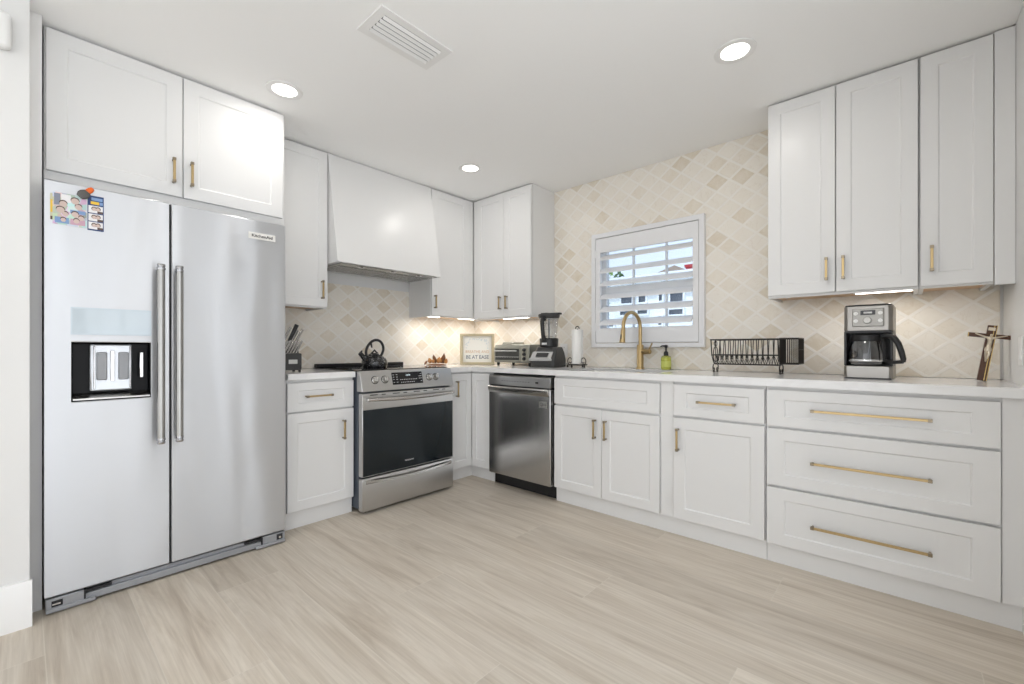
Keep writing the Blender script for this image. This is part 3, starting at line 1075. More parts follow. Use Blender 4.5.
h = bow(od, 'oven_handle', 0.733, -0.752, 0.014, 0.0125, 0.030, RW - 0.020, 0.006)
for x in (0.036, RW - 0.026):
    MB().box(x - 0.011, x + 0.011, -0.756, -0.718, 0.722, 0.744).build('handle_bracket', M_STEELH, h, 0.004, 2)
dr = MB().prism([(-0.676, 0.020), (-0.722, 0.020), (-0.722, 0.210), (-0.716, 0.228), (-0.676, 0.228)], 'x', 0.002, RW - 0.002).build('storage_drawer', M_STEELR, t, 0.002)
b = MB()
n = 20
A, B = [], []
rows = []
for k in range(n + 1):
    s = k / n
    x = 0.025 + (RW - 0.045) * s
    e = math.sin(PI * s) ** 0.6
    zc = 0.203 - 0.010 * math.sin(PI * s)
    rows.append([(x, -0.7215, zc + 0.016), (x, -0.7225 - 0.022 * e - 0.002, zc + 0.010), (x, -0.7225 - 0.026 * e - 0.002, zc - 0.004), (x, -0.7215, zc - 0.012)])
rings = [b.ring(r_) for r_ in rows]
for k in range(n):
    b.bridge(rings[k], rings[k + 1])
b.face(rings[0][::-1])
b.face(rings[-1])
b.build('drawer_pull', M_STEELH, dr)
for x in (0.05, RW - 0.05):
    for y in (-0.66, -0.10):
        MB().lathe([(0.016, 0), (0.016, 0.006), (0.009, 0.007), (0.009, 0.032)], (x, y, 0.0), 14).build('levelling_foot', M_BLACK, t)

# ------------------------------------------------------------------ range hood
t = thing('range_hood', 'white tapered range hood above the range', 'range hood', (0, -1.688, 0), R90)
HW = 0.880
b = MB()
b.prism([(-0.0115, 1.644), (-0.462, 1.644), (-0.456, 1.667), (-0.318, 2.411), (-0.0115, 2.411)], 'x', 0.001, HW - 0.001)
b.build('body', M_CAB, t, 0.002)
# bottom edge overhangs in front of the neighbour doors
b = MB()
b.box(0.03, HW - 0.03, -0.440, -0.09, 1.6365, 1.6438, 0)
ins = b.build('vent_insert', M_STEELH, t, 0.002, label='stainless underside insert')
for x in (0.06, 0.45):
    b = MB()
    b.box(x, x + 0.37, -0.36, -0.11, 1.6335, 1.6365)
    for k in range(12):
        b.box(x + 0.01, x + 0.36, -0.355 + k * 0.02, -0.347 + k * 0.02, 1.632, 1.6335)
    b.build('grease_filter', M_STEELH, ins)
for x in (0.20, 0.46, 0.70):
    MB().lathe([(0.0, -0.004), (0.022, -0.004), (0.026, 0.0)], (x, -0.405, 1.6365), 18).build('hood_lamp', M_CHROME, ins)

# ------------------------------------------------------------------ dishwasher
t = thing('dishwasher', 'stainless steel dishwasher between corner cabinet and sink cabinet', 'dishwasher', (0.851, 0, 0))
DW = 0.609
MB().box(0.006, DW - 0.006, -0.600, -0.05, 0.10, 0.868).build('body', M_DKGREY, t)
dd = MB().box(0.004, DW - 0.006, -0.655, -0.602, 0.100, 0.776).build('door', M_STEELD, t, 0.006, 3)
b = MB()
b.prism([(-0.602, 0.783), (-0.655, 0.783), (-0.655, 0.850), (-0.645, 0.858), (-0.602, 0.858)], 'x', 0.004, DW - 0.006)
cpn = b.build('control_strip', mat('dishwasher_strip_steel', (0.40, 0.40, 0.40), 0.3, metal=1.0), t, 0.002)
MB().box(0.004, DW - 0.006, -0.640, -0.602, 0.770, 0.786).build('handle_recess', M_GASKET, t)
b = MB().prism([(-0.655, 0.722), (-0.674, 0.746), (-0.676, 0.768), (-0.668, 0.776), (-0.655, 0.776)], 'x', 0.012, DW - 0.014)
b.build('pocket_handle', M_STEELH, dd, 0.003, 2)
b = MB()
for k in range(11):
    b.box(0.14 + k * 0.026, 0.154 + k * 0.026, -0.6554, -0.655, 0.816, 0.819)
b.build('strip_print', M_DKGREY, cpn)
MB().box(0.470, 0.496, -0.6556, -0.655, 0.811, 0.823).build('strip_display', M_DISP, cpn)
lg = MB().box(0.505, 0.572, -0.6556, -0.655, 0.645, 0.690).build('logo_badge', mat('badge_steel', (0.62, 0.61, 0.58), 0.3, metal=1.0), dd)
b = MB()
b.lathe([(0.0135, 0.0), (0.0135, 0.0006), (0.0105, 0.0006), (0.0105, 0.0)], (0.524, -0.6556, 0.667), 20, 0, 'y')
b.box(0.522, 0.5245, -0.6562, -0.6556, 0.661, 0.674).box(0.522, 0.530, -0.6562, -0.6556, 0.661, 0.6633)
b.build('logo_mark', M_DKGREY, lg)
text('logo_lettering', 'LG', 0.020, M_DKGREY, lg, (0.555, -0.6560, 0.667))
MB().box(0.006, DW - 0.006, -0.585, -0.55, 0.006, 0.098).build('toe_panel', M_BLACK, t)

# ------------------------------------------------------------------ things on the worktop
CT = 0.914


def plate(name, label, cat, loc, rz, kindslot, group=None):
    t = thing(name, label, cat, loc, rz, group)
    MB().box(-0.036, 0.036, -0.006, 0, -0.058, 0.058).build('cover_plate', M_WHITEP, t, 0.002, 2)
    if kindslot == 'outlet':
        for z in (-0.024, 0.024):
            o = MB().box(-0.016, 0.016, -0.0075, -0.006, z - 0.016, z + 0.016).build('receptacle', M_WHITEP, t, 0.001)
            b = MB()
            b.box(-0.007, -0.005, -0.0078, -0.0075, z - 0.004, z + 0.007).box(0.005, 0.007, -0.0078, -0.0075, z - 0.003, z + 0.006)
            b.build('slot', M_GASKET, o)
    else:
        MB().prism([(-0.006, -0.034), (-0.009, -0.034), (-0.0065, 0.034), (-0.006, 0.034)], 'x', -0.017, 0.017).build('rocker', M_WHITEP, t, 0.0005)
    return t


plate('outlet', 'white outlet plate on the tile between blender and paper towels', 'outlet', (1.117, -0.0102, 1.045), 0, 'outlet')
plate('light_switch', 'white rocker switch plate on the right wall beside the crucifix', 'light switch', (RX - 0.0002, -0.455, 1.050), -R90, 'switch')

# knife block
t = thing('knife_block', 'black knife block full of steel-handled knives beside the refrigerator', 'knife block', (0.400, -1.972, CT), R90)
b = MB()
b.prism([(-0.055, 0.012), (0.055, 0.012), (0.055, 0.165), (-0.002, 0.160), (-0.012, 0.118), (-0.055, 0.116)], 'x', -0.085, 0.053)
bl = b.build('block', M_DKGREY, t, 0.003)
for x in (-0.075, 0.043):
    for y in (-0.045, 0.045):
        MB().box(x - 0.006, x + 0.006, y - 0.006, y + 0.006, 0, 0.012).build('foot', M_BLACK, t)
MB().box(-0.026, 0.026, -0.0565, -0.055, 0.052, 0.078).build('badge', mat('block_badge', (0.55, 0.55, 0.52), 0.4), bl)
lean = math.radians(27)


def knife_at(i, x, y, z, L, w, dark, label):
    # handle pointing up and leaning toward +y (local x); blade sunk in the block
    k = thing('knife', label, 'knife', (0.400 - y, -1.972 + x, CT + z), R90, 'knives in the block')
    if dark:
        b = MB()
        b.tube([(0, 0, 0.0), (0, 0, L * 0.25), (0, 0, L * 0.6), (0, 0, L)], [w, w * 0.85, w * 0.95, w * 1.1], 10)
        b.build('handle', M_BLACK, k, rot=(0, lean * 0.9, 0))
    else:
        b = MB()
        b.box(-w, w, -w * 0.8, w * 0.8, 0, L, 0)
        b.box(-w * 0.35, w * 0.35, -w * 0.86, w * 0.86, 0.004, L - 0.004, 1)
        b.build('handle', [M_STEELH, M_BLACK], k, 0.0015, rot=(0, lean, 0))
    MB().box(-w * 0.7, w * 0.7, -0.001, 0.001, -0.035, 0.0).build('blade', M_CHROME, k, rot=(0, lean, 0))


for i in range(6):
    knife_at(i, -0.062 + i * 0.0175, -0.030, 0.118, 0.088, 0.0058, False, 'steel steak knife in the front row of the knife block')
knife_at(6, -0.045, 0.020, 0.162, 0.135, 0.0075, False, 'steel handled carving knife behind the steak knives, half hidden by the refrigerator')
knife_at(7, -0.012, 0.012, 0.161, 0.150, 0.0125, True, 'black handled kitchen shears standing in the knife block')
knife_at(8, 0.014, 0.040, 0.163, 0.115, 0.0075, False, 'steel handled chef knife right of the black shears, nearer the shears')
knife_at(9, 0.030, 0.012, 0.161, 0.125, 0.0075, False, 'steel handled chef knife farthest right in the back row of the block')

# kettle
t = thing('kettle', 'black speckled tea kettle with a loop handle on the range', 'kettle', (0.400, -1.378, 0.9216), R90)
b = MB()
b.lathe([(0.0, 0.0), (0.078, 0.0), (0.088, 0.006), (0.093, 0.028), (0.090, 0.052), (0.078, 0.072), (0.058, 0.086), (0.040, 0.092), (0.0, 0.094)], (0, 0, 0), 36)
kb = b.build('body', M_KETTLE, t)
b = MB()
b.lathe([(0.044, 0.090), (0.046, 0.094), (0.042, 0.100), (0.020, 0.107), (0.0, 0.109)], (0, 0, 0), 28)
ld2 = b.build('lid', M_KETTLE, t)
b = MB()
b.tube([(-0.030, 0, 0.102), (-0.014, 0, 0.114), (0.0, 0, 0.128), (0.014, 0, 0.114), (0.030, 0, 0.102)], [0.005, 0.006, 0.007, 0.006, 0.005], 10)
b.build('lid_knob', M_BLACK, ld2)
b = MB()
b.tube([(-0.070, 0, 0.062), (-0.092, 0, 0.082), (-0.108, 0, 0.100)], [0.022, 0.017, 0.014], 16)
sp = b.build('spout', M_KETTLE, t)
b = MB()
b.tube([(-0.104, 0, 0.096), (-0.116, 0, 0.108)], [0.017, 0.014], 14)
b.tube([(-0.110, 0, 0.112), (-0.098, 0, 0.124)], [0.006, 0.005], 10)
b.build('whistle_cap', M_BLACK, sp)
b = MB()
pts = [(-0.062, 0, 0.080), (-0.068, 0, 0.115), (-0.055, 0, 0.155), (-0.026, 0, 0.188), (0.010, 0, 0.202), (0.044, 0, 0.194), (0.066, 0, 0.168), (0.072, 0, 0.134), (0.062, 0, 0.104), (0.052, 0, 0.088)]
sm = []
for k in range(len(pts) - 1):
    p0, p1, p2, p3 = [Vector(pts[max(0, min(len(pts) - 1, k + j))]) for j in (-1, 0, 1, 2)]
    for s in range(4):
        u = s / 4
        sm.append(0.5 * ((2 * p1) + (-p0 + p2) * u + (2 * p0 - 5 * p1 + 4 * p2 - p3) * u * u + (-p0 + 3 * p1 - 3 * p2 + p3) * u ** 3))
sm.append(Vector(pts[-1]))
b.tube(sm, 0.0095, 12)
b.tube([(-0.030, 0, 0.178), (-0.024, 0, 0.158), (-0.022, 0, 0.146)], [0.008, 0.006, 0.005], 10)
b.build('handle', M_BLACK, t)

# carved ornament
t = thing('ornament', 'small amber carved leaf ornament on the counter behind the range corner', 'ornament', (0.205, -0.655, CT), math.radians(48))
b = MB()
b.lathe([(0.0, 0.0), (0.085, 0.0), (0.088, 0.004), (0.06, 0.012), (0.0, 0.016)], (0, 0, 0), 18, 0, 'z', 0.6)
b.build('base', M_AMBER2, t)
random.seed(3)
for k, (x, y, h, r, a) in enumerate(((-0.085, 0.0, 0.022, 0.024, -0.9), (-0.052, 0.01, 0.052, 0.020, -0.3), (-0.030, -0.015, 0.040, 0.020, 0.2), (-0.008, 0.005, 0.082, 0.020, -0.2), (0.014, -0.010, 0.060, 0.024, 0.2), (0.036, 0.010, 0.078, 0.018, 0.35), (0.058, 0.0, 0.092, 0.019, 0.10), (0.075, -0.010, 0.050, 0.022, 0.5))):
    b = MB()
    b.lathe([(0.0, 0.0), (r * 0.55, 0.004), (r, h * 0.4), (r * 0.7, h * 0.72), (0.0, h)], (0, 0, 0), 10, 0, 'z', 0.6)
    b.build('leaf', M_AMBER if k % 3 else M_AMBER2, t, loc=(x, y, 0.018), rot=(random.uniform(-0.2, 0.2), a, random.uniform(-1, 1)))

# framed sign in the corner
t = thing('sign', 'wood-framed white sign in the counter corner reading be at ease', 'sign', (0.335, -0.285, CT), math.radians(42))
b = MB()
w, h = 0.158, 0.285
b.frame(-w, w, 0, h, -0.024, 0.024, -w + 0.026, w - 0.026, 0.022, h - 0.022)
b.build('frame', M_FRAMEW, t, 0.003)
bd = MB().box(-w + 0.026, w - 0.026, 0.0, 0.014, 0.022, h - 0.022).build('board', M_SIGN, t)
text('lettering', 'BE AT EASE', 0.046, M_SLATET, bd, (0, -0.0006, 0.068), bold=0.0008, sx=0.92)
text('lettering', 'BREATHE AND', 0.036, M_TAN, bd, (0, -0.0006, 0.118), sx=0.92)
b = MB()
random.seed(11)
for k in range(44):
    a = PI * (k / 43)
    x, z = 0.098 * math.cos(a) + random.uniform(-0.010, 0.010), 0.150 + 0.085 * math.sin(a) ** 0.5 + random.uniform(-0.012, 0.012)
    x = max(-0.112, min(0.112, x))
    z = min(z, 0.245)
    s = random.uniform(0.003, 0.0055)
    ang = random.uniform(0, PI)
    c, sn = math.cos(ang), math.sin(ang)
    vs = [b.bm.verts.new((x + p * c - q * sn, -0.0006, z + p * sn + q * c)) for p, q in ((-2 * s, 0), (0, -s * 0.7), (2 * s, 0), (0, s * 0.7))]
    b.face(vs)
b.build('sprig_print', M_PALEBLUE, bd, smooth=False)

# toaster oven
t = thing('toaster_oven', 'small champagne-grey toaster oven left of the blender', 'toaster oven', (0.790, -0.190, CT), 0)
b = MB()
wx = 0.200
prof = [(-0.125, 0.028), (-0.135, 0.040), (-0.135, 0.150), (-0.118, 0.182), (0.125, 0.182), (0.130, 0.172), (0.130, 0.028)]
b.prism(prof, 'x', -wx, wx)
body = b.build('body', M_TOAST, t, 0.006, 2)
b = MB()
b.prism([(-0.085, 0.182), (-0.070, 0.204), (0.070, 0.204), (0.085, 0.182)], 'x', -0.155, -0.03)
b.build('top_tray', M_TOAST, t, 0.004)
dg = MB().panel(-0.192, 0.108, 0.040, 0.158, 0.141, 0.006, -0.180, 0.098, 0.048, 0.146, 0.001).build('glass_door', [M_TOAST], t, 0.001)
MB().box(-0.178, 0.096, -0.1415, -0.139, 0.050, 0.144).build('window_glass', mat('toaster_window', (0.05, 0.052, 0.05), 0.1, coat=0.5), dg)
b = MB()
b.tube([(-0.165, -0.162, 0.128), (0.083, -0.162, 0.128)], 0.006, 10)
for x in (-0.15, 0.068):
    b.box(x - 0.005, x + 0.005, -0.162, -0.140, 0.123, 0.133)
b.build('door_handle', M_NICKEL, dg)
b = MB()
for k in range(14):
    b.box(-0.172 + k * 0.0195, -0.169 + k * 0.0195, -0.1425, -0.1415, 0.070, 0.078)
b.box(-0.176, 0.094, -0.1428, -0.1415, 0.076, 0.080)
b.build('rack_line', M_NICKEL, dg)
MB().box(0.112, 0.200, -0.139, -0.134, 0.040, 0.158).build('knob_panel', mat('toaster_panel', (0.38, 0.37, 0.31), 0.4, metal=0.4), t, 0.001)
for z in (0.064, 0.100, 0.136):
    b = MB()
    b.lathe([(0.0155, 0), (0.0155, 0.004), (0.012, 0.006), (0.011, 0.016), (0, 0.017)], (0.152, -0.139, z), 18, 0, 'y')
    b.box(0.1505, 0.1535, -0.158, -0.154, z - 0.010, z + 0.010)
    b.build('knob', M_DKGREY, t)
for x in (-0.18, 0.18):
    for y in (-0.10, 0.10):
        MB().lathe([(0.010, 0), (0.014, 0.014), (0.014, 0.029)], (x, y, 0), 12).build('foot', M_DKGREY, t)

# blender
t = thing('blender', 'dark grey countertop blender with clear pitcher left of the paper towels', 'blender', (1.148, -0.265, CT), math.radians(8))
b = MB()


def slab(pts):
    rings = [b.ring(p) for p in pts]
    for k in range(len(rings) - 1):
        b.bridge(rings[k], rings[k + 1])
    b.face(rings[0][::-1])
    b.face(rings[-1])


def rrect(hx, y0, y1, z, c=0.02):
    return [(-hx + c, y0, z), (hx - c, y0, z), (hx, y0 + c, z), (hx, y1 - c, z), (hx - c, y1, z), (-hx + c, y1, z), (-hx, y1 - c, z), (-hx, y0 + c, z)]


slab([rrect(0.105, -0.120, 0.095, 0.0), rrect(0.110, -0.125, 0.100, 0.010), rrect(0.110, -0.122, 0.100, 0.060), rrect(0.100, -0.080, 0.095, 0.115), rrect(0.085, -0.060, 0.085, 0.160)])
bs = b.build('base', M_DKGREY, t, 0.004, 2)
b = MB()
b.prism([(-0.128, 0.062), (-0.132, 0.070), (-0.088, 0.124), (-0.078, 0.120)], 'x', -0.098, 0.085)
b.prism([(-0.1285, 0.048), (-0.134, 0.056), (-0.134, 0.072), (-0.1285, 0.072)], 'x', -0.108, 0.095)
cpb = b.build('control_panel', M_NICKEL, bs, 0.003)
b = MB()
b.prism([(-0.1265, 0.083), (-0.1290, 0.085), (-0.1050, 0.114), (-0.1030, 0.112)], 'x', -0.05, 0.055)
b.build('button_pad', M_BLACK, cpb)
b = MB()
b.lathe([(0.062, 0.160), (0.074, 0.165), (0.076, 0.225), (0.070, 0.230)], (0, 0, 0), 24)
b.lathe([(0.0, 0.160), (0.062, 0.160)], (0, 0, 0), 24)
b.build('collar', M_BLACK, t)
MB().box(-0.022, 0.022, -0.0785, -0.073, 0.178, 0.194).build('collar_badge', M_PRINT, bs)
b = MB()
b.lathe([(0.058, 0.215), (0.064, 0.26), (0.078, 0.395), (0.080, 0.398), (0.076, 0.398), (0.062, 0.26), (0.056, 0.218)], (0, 0, 0), 28)
pt = b.build('pitcher', M_CLEAR, t, label='clear pitcher')
b = MB()
b.tube([(0, -0.074, 0.375), (0, -0.104, 0.385), (0, -0.112, 0.36), (0, -0.098, 0.255), (0, -0.080, 0.215)], [0.014, 0.016, 0.017, 0.016, 0.020], 10)
b.build('pitcher_handle', M_BLACK, pt)
b = MB()
b.lathe([(0.0, 0.388), (0.079, 0.388), (0.085, 0.400), (0.087, 0.418), (0.080, 0.424), (0.0, 0.426)], (0, 0, 0), 28)
b.box(-0.014, 0.105, -0.022, 0.022, 0.418, 0.432).box(-0.06, 0.0, -0.03, 0.03, 0.424, 0.434)
b.build('lid', M_DKGREY, t, 0.002)
b = MB()
b.tube([(0, 0, 0.22), (0, 0, 0.385)], 0.007, 10)
for z, a in ((0.245, 0.3), (0.30, 1.3), (0.35, 2.4)):
    b.box(-0.042 * math.cos(a) - 0.004, 0.042 * math.cos(a) + 0.004, -0.008, 0.008, z, z + 0.003)
b.build('blade_column', M_DKGREY, pt)
b = MB()
b.tube([(0.10, 0.06, 0.02), (0.135, 0.075, 0.03), (0.150, 0.07, 0.018), (0.145, 0.05, 0.006), (0.115, 0.085, 0.005), (0.10, 0.11, 0.006)], 0.0035, 8)
b.build('power_cord', M_GREYP, bs)

# paper towel holder and roll
t = thing('paper_towel_holder', 'black scrolled wrought iron paper towel holder', 'paper towel holder', (1.385, -0.215, CT))
b = MB()
n = 26
ringpts = arc((0, 0, 0.022), 0.075, 0, 2 * PI * (n - 1) / n, n - 1, 'xy')
b.tube(ringpts, 0.0045, 8, closed=True)
for a in range(3):
    ang = a * 2 * PI / 3 + PI / 2
    b.tube([(0, 0, 0.022), (0.075 * math.cos(ang), 0.075 * math.sin(ang), 0.022)], 0.0045, 8)
b.build('base_ring', M_WIRE, t)
for x, y in ((-0.078, -0.02), (0.078, -0.02), (0.0, -0.076), (0.0, 0.076)):
    b = MB()
    b.tube([(x, y, 0.024), (x, y, 0.008)], [0.005, 0.006], 8)
    b.ball((x, y, 0.008), 0.008)
    b.build('foot', M_WIRE, t)
b = MB()
b.tube([(0, 0, 0.022), (0, 0, 0.303)], 0.005, 8)
b.tube(arc((0, 0, 0.303), 0.016, -0.2, PI + 0.2, 14), 0.0042, 8)
b.build('post', M_WIRE, t)
for s in (-1, 1):
    b = MB()
    pts = []
    for k in range(26):
        u = k / 25
        a = -PI / 2 + u * 2 * PI * 1.15
        r = 0.026 * (1 - 0.55 * u)
        pts.append((s * (0.060 + r * math.cos(a) * 1.0), -0.01, 0.052 + r * math.sin(a) * 1.2))
    b.tube(pts, 0.0036, 8)
    b.build('scroll', M_WIRE, t)
pr_ = thing('paper_towel_roll', 'upright white paper towel roll on the iron holder', 'paper towels', (1.385, -0.215, CT + 0.028))
b = MB()
b.lathe([(0.008, 0.0), (0.043, 0.0), (0.044, 0.004), (0.044, 0.262), (0.043, 0.266), (0.020, 0.266), (0.008, 0.262), (0.008, 0.0)], (0, 0, 0), 36)
b.box(0.0425, 0.0455, -0.024, -0.002, 0.004, 0.262)
b.build('roll', M_PAPER, pr_)

# faucet
t = thing('faucet', 'brushed brass pull-down faucet arching over the sink', 'faucet', (1.850, -0.100, CT), math.radians(-6))
b = MB()
b.lathe([(0.030, 0.0), (0.030, 0.006), (0.026, 0.010), (0.0235, 0.014), (0.0235, 0.170), (0.020, 0.176), (0.0, 0.177)], (0, 0, 0), 24)
bdy = b.build('body', M_BRASS, t)
b = MB()
R = 0.108
pts = [(0, 0, 0.16), (0, 0, 0.22), (0, 0, 0.295)] + [(0, -R + R * math.cos(a), 0.295 + R * math.sin(a)) for a in [PI * k / 16 * 1.02 for k in range(1, 17)]]
b.tube(pts, 0.0128, 16)
e = pts[-1]
sp = b.build('spout', M_BRASS, t)
b = MB()
b.tube([e, (0, e[1] - 0.002, e[2] - 0.012), (0, e[1] - 0.008, e[2] - 0.065), (0, e[1] - 0.012, e[2] - 0.100)], [0.0135, 0.0155, 0.0175, 0.0205], 18)
hd = b.build('spray_head', M_BRASS, sp)
MB().box(-0.006, 0.006, e[1] - 0.0295, e[1] - 0.020, e[2] - 0.075, e[2] - 0.045).build('spray_button', M_BRASSD, hd, 0.002)
b = MB()
b.cyl((0.015, 0, 0.125), (0.082, -0.012, 0.125), 0.0175, 18)
b.cyl((0.080, -0.0117, 0.125), (0.088, -0.013, 0.125), 0.0145, 18)
hb = b.build('valve', M_BRASS, bdy)
b = MB()
b.tube([(0.074, -0.011, 0.136), (0.090, -0.014, 0.160), (0.106, -0.018, 0.186)], [0.0065, 0.0055, 0.005], 10)
b.build('lever', M_BRASS, hb)

# soap bottle
t = thing('soap_bottle', 'clear pump bottle of yellow-green soap beside the faucet', 'soap dispenser', (2.035, -0.085, CT))
b = MB()
b.lathe([(0.0, 0.001), (0.031, 0.001), (0.034, 0.005), (0.034, 0.082), (0.028, 0.093), (0.014, 0.099), (0.0125, 0.100)], (0, 0, 0), 24, 0)
b.build('bottle', M_SOAPL, t)
b = MB()
b.lathe([(0.034, 0.083), (0.0345, 0.084), (0.030, 0.094), (0.014, 0.100)], (0, 0, 0), 24)
b.build('shoulder', M_CLEAR, t)
b = MB()
b.lathe([(0.016, 0.098), (0.016, 0.118), (0.012, 0.126), (0.0055, 0.130), (0.0055, 0.152), (0.010, 0.154), (0.012, 0.166), (0.009, 0.172), (0, 0.173)], (0, 0, 0), 18)
b.tube([(0, 0, 0.165), (-0.024, -0.012, 0.166), (-0.034, -0.017, 0.160)], [0.006, 0.005, 0.004], 8)
b.build('pump', M_BLACK, t)
MB().lathe([(0.0342, 0.02), (0.0346, 0.02), (0.0346, 0.06), (0.0342, 0.06)], (0, 0, 0), 24).build('label_band', mat('soap_label', (0.60, 0.64, 0.16), 0.5), t)

# wire dish rack
t = thing('dish_rack', 'black wire dish rack with scrolled feet on the counter below the window', 'dish rack', (2.400, -0.215, CT))
L, DY = 0.362, 0.088       # length and half depth
rw = 0.0024
b = MB()
b.tube([(0, -DY, 0.200), (L, -DY, 0.200), (L, DY, 0.200), (0, DY, 0.200)], 0.0036, 8, closed=True)
b.tube([(0.004, -DY + 0.016, 0.108), (L - 0.004, -DY + 0.016, 0.108), (L - 0.004, DY - 0.016, 0.108), (0.004, DY - 0.016, 0.108)], 0.0032, 8, closed=True)
b.tube([(0.012, -0.030, 0.052), (L - 0.012, -0.030, 0.052), (L - 0.012, 0.030, 0.052), (0.012, 0.030, 0.052)], 0.0034, 8, closed=True)
b.build('rim', M_WIRE, t)


def u_wire(x):
    p = []
    for k in range(9):
        a = PI * k / 8
        p.append((x, -0.052 * math.cos(a), 0.090 - 0.038 * math.sin(a)))
    return [(x, -DY, 0.200), (x, -DY + 0.016, 0.108)] + p[1:-1] + [(x, DY - 0.016, 0.108), (x, DY, 0.200)]


b = MB()
for k in range(1, 13):
    b.tube(u_wire(L * k / 13), rw, 6)
b.build('side_wire', M_WIRE, t)
b = MB()
for k in range(13):
    for s in (-1, 1):
        x0 = L * k / 13
        b.tube([(x0 + 0.002, s * (DY - 0.017), 0.106), (x0 + L / 26, s * 0.033, 0.053), (x0 + L / 13 - 0.002, s * (DY - 0.017), 0.106)], 0.0018, 6)
b.build('zigzag_wire', M_WIRE, t)
for xe in (0.004, L - 0.004):
    b = MB()
    b.tube(u_wire(xe), 0.0034, 8)
    b.tube(arc((xe, 0, 0.112), 0.042, 0, 2 * PI * 19 / 20, 19, 'yz', 1.15), 0.0026, 7, closed=True)
    b.tube([(xe, 0, 0.060), (xe, 0, 0.200)], 0.0022, 6)
    for s in (-1, 1):
        b.tube(arc((xe, s * 0.014, 0.178), 0.013, 0, 2 * PI * 15 / 16, 15, 'yz'), 0.0022, 6, closed=True)
    b.build('end_panel', M_WIRE, t)
    for s in (-1, 1):
        b = MB()
        pts = [(xe, s * 0.012, 0.054)] + [(xe, s * (0.030 + 0.020 * math.sin(a)), 0.030 + 0.022 * math.cos(a)) for a in [k * PI / 10 for k in range(1, 11)]]
        pts += [(xe, s * (0.030 + 0.011 * math.sin(a)), 0.018 + 0.010 * math.cos(a)) for a in [PI + k * PI / 8 for k in range(1, 11)]]
        b.tube(pts, 0.0032, 8)
        b.lathe([(0.0, 0.0), (0.006, 0.0015), (0.0065, 0.006), (0.0, 0.012)], (xe, s * 0.030, 0.0), 10)
        b.build('foot', M_WIRE, t)
# cutlery basket on the end
b = MB()
bx0, bx1, by0, by1 = L + 0.004, L + 0.092, -0.085, 0.070
for z, r in ((0.202, 0.0036), (0.062, 0.0034)):
    b.tube([(bx0, by0, z), (bx1, by0, z), (bx1, by1, z), (bx0, by1, z)], r, 8, closed=True)
nx, ny = 9, 16
for k in range(nx + 1):
    x = bx0 + (bx1 - bx0) * k / nx
    for y in (by0, by1):
        b.tube([(x, y, 0.062), (x, y, 0.202)], 0.0016, 5)
for k in range(ny + 1):
    y = by0 + (by1 - by0) * k / ny
    for x in (bx0, bx1):
        b.tube([(x, y, 0.062), (x, y, 0.202)], 0.0024, 5)
    b.tube([(bx0, y, 0.062), (bx1, y, 0.062)], 0.0018, 5)
b.tube([(bx1, by0, 0.14), (bx1, by1, 0.14)], 0.0022, 6)
b.build('cutlery_basket', M_WIRE, t)

# coffee maker
t = thing('coffee_maker', 'stainless and black drip coffee maker with glass carafe', 'coffee maker', (3.152, -0.275, CT), math.radians(-3))
hw = 0.0925
b = MB()
slab_pts = [rrect(hw, -0.100, 0.085, 0.0, 0.012), rrect(hw, -0.100, 0.085, 0.062, 0.012)]
slab(slab_pts)
b.build('base', M_STEELK, t, 0.002)
MB().box(-hw + 0.004, hw - 0.004, -0.103, -0.095, 0.0, 0.006).build('base_skirt', M_BLACK, t)
b = MB()
slab([rrect(hw - 0.001, 0.000, 0.085, 0.062, 0.008), rrect(hw - 0.001, 0.000, 0.085, 0.232, 0.008)])
b.build('column', M_BLACK, t)
for s in (-1, 1):
    MB().box(s * (hw - 0.006) - 0.006, s * (hw - 0.006) + 0.006, -0.088, 0.01, 0.062, 0.232).build('side_rail', M_BLACK, t, 0.003)
b = MB()
slab([rrect(hw, -0.100, 0.085, 0.232, 0.014), rrect(hw, -0.096, 0.085, 0.352, 0.014)])
hd = b.build('head', M_STEELK, t, 0.002)
b = MB()
slab([rrect(hw - 0.002, -0.094, 0.083, 0.352, 0.014), rrect(hw - 0.006, -0.090, 0.080, 0.360, 0.014)])
b.build('lid', M_BLACK, t, 0.002)
MB().box(-hw + 0.004, hw - 0.004, -0.098, 0.0, 0.222, 0.232).build('head_underside', M_BLACK, t)
cp2 = MB().box(-0.058, 0.062, -0.1045, -0.097, 0.252, 0.338).build('control_panel', mat('coffee_panel', (0.33, 0.32, 0.30), 0.4, metal=0.8), hd, 0.006, 3)
MB().box(-0.026, 0.030, -0.106, -0.104, 0.308, 0.330).build('clock_display', M_DISP, cp2)
MB().box(-0.014, 0.018, -0.1064, -0.106, 0.315, 0.323).build('clock_digits', M_PRINT, cp2)
for x in (-0.044, 0.048):
    for z in (0.280, 0.316):
        MB().lathe([(0.009, 0), (0.009, 0.002), (0.0, 0.0025)], (x, -0.1045, z), 14, 0, 'y').build('button', M_WHITEP, cp2)
MB().lathe([(0.0165, 0), (0.0165, 0.004), (0.014, 0.010), (0.0, 0.011)], (0.0, -0.1045, 0.282), 22, 0, 'y').build('dial', mat('coffee_dial', (0.5, 0.49, 0.47), 0.4, metal=0.6), cp2)
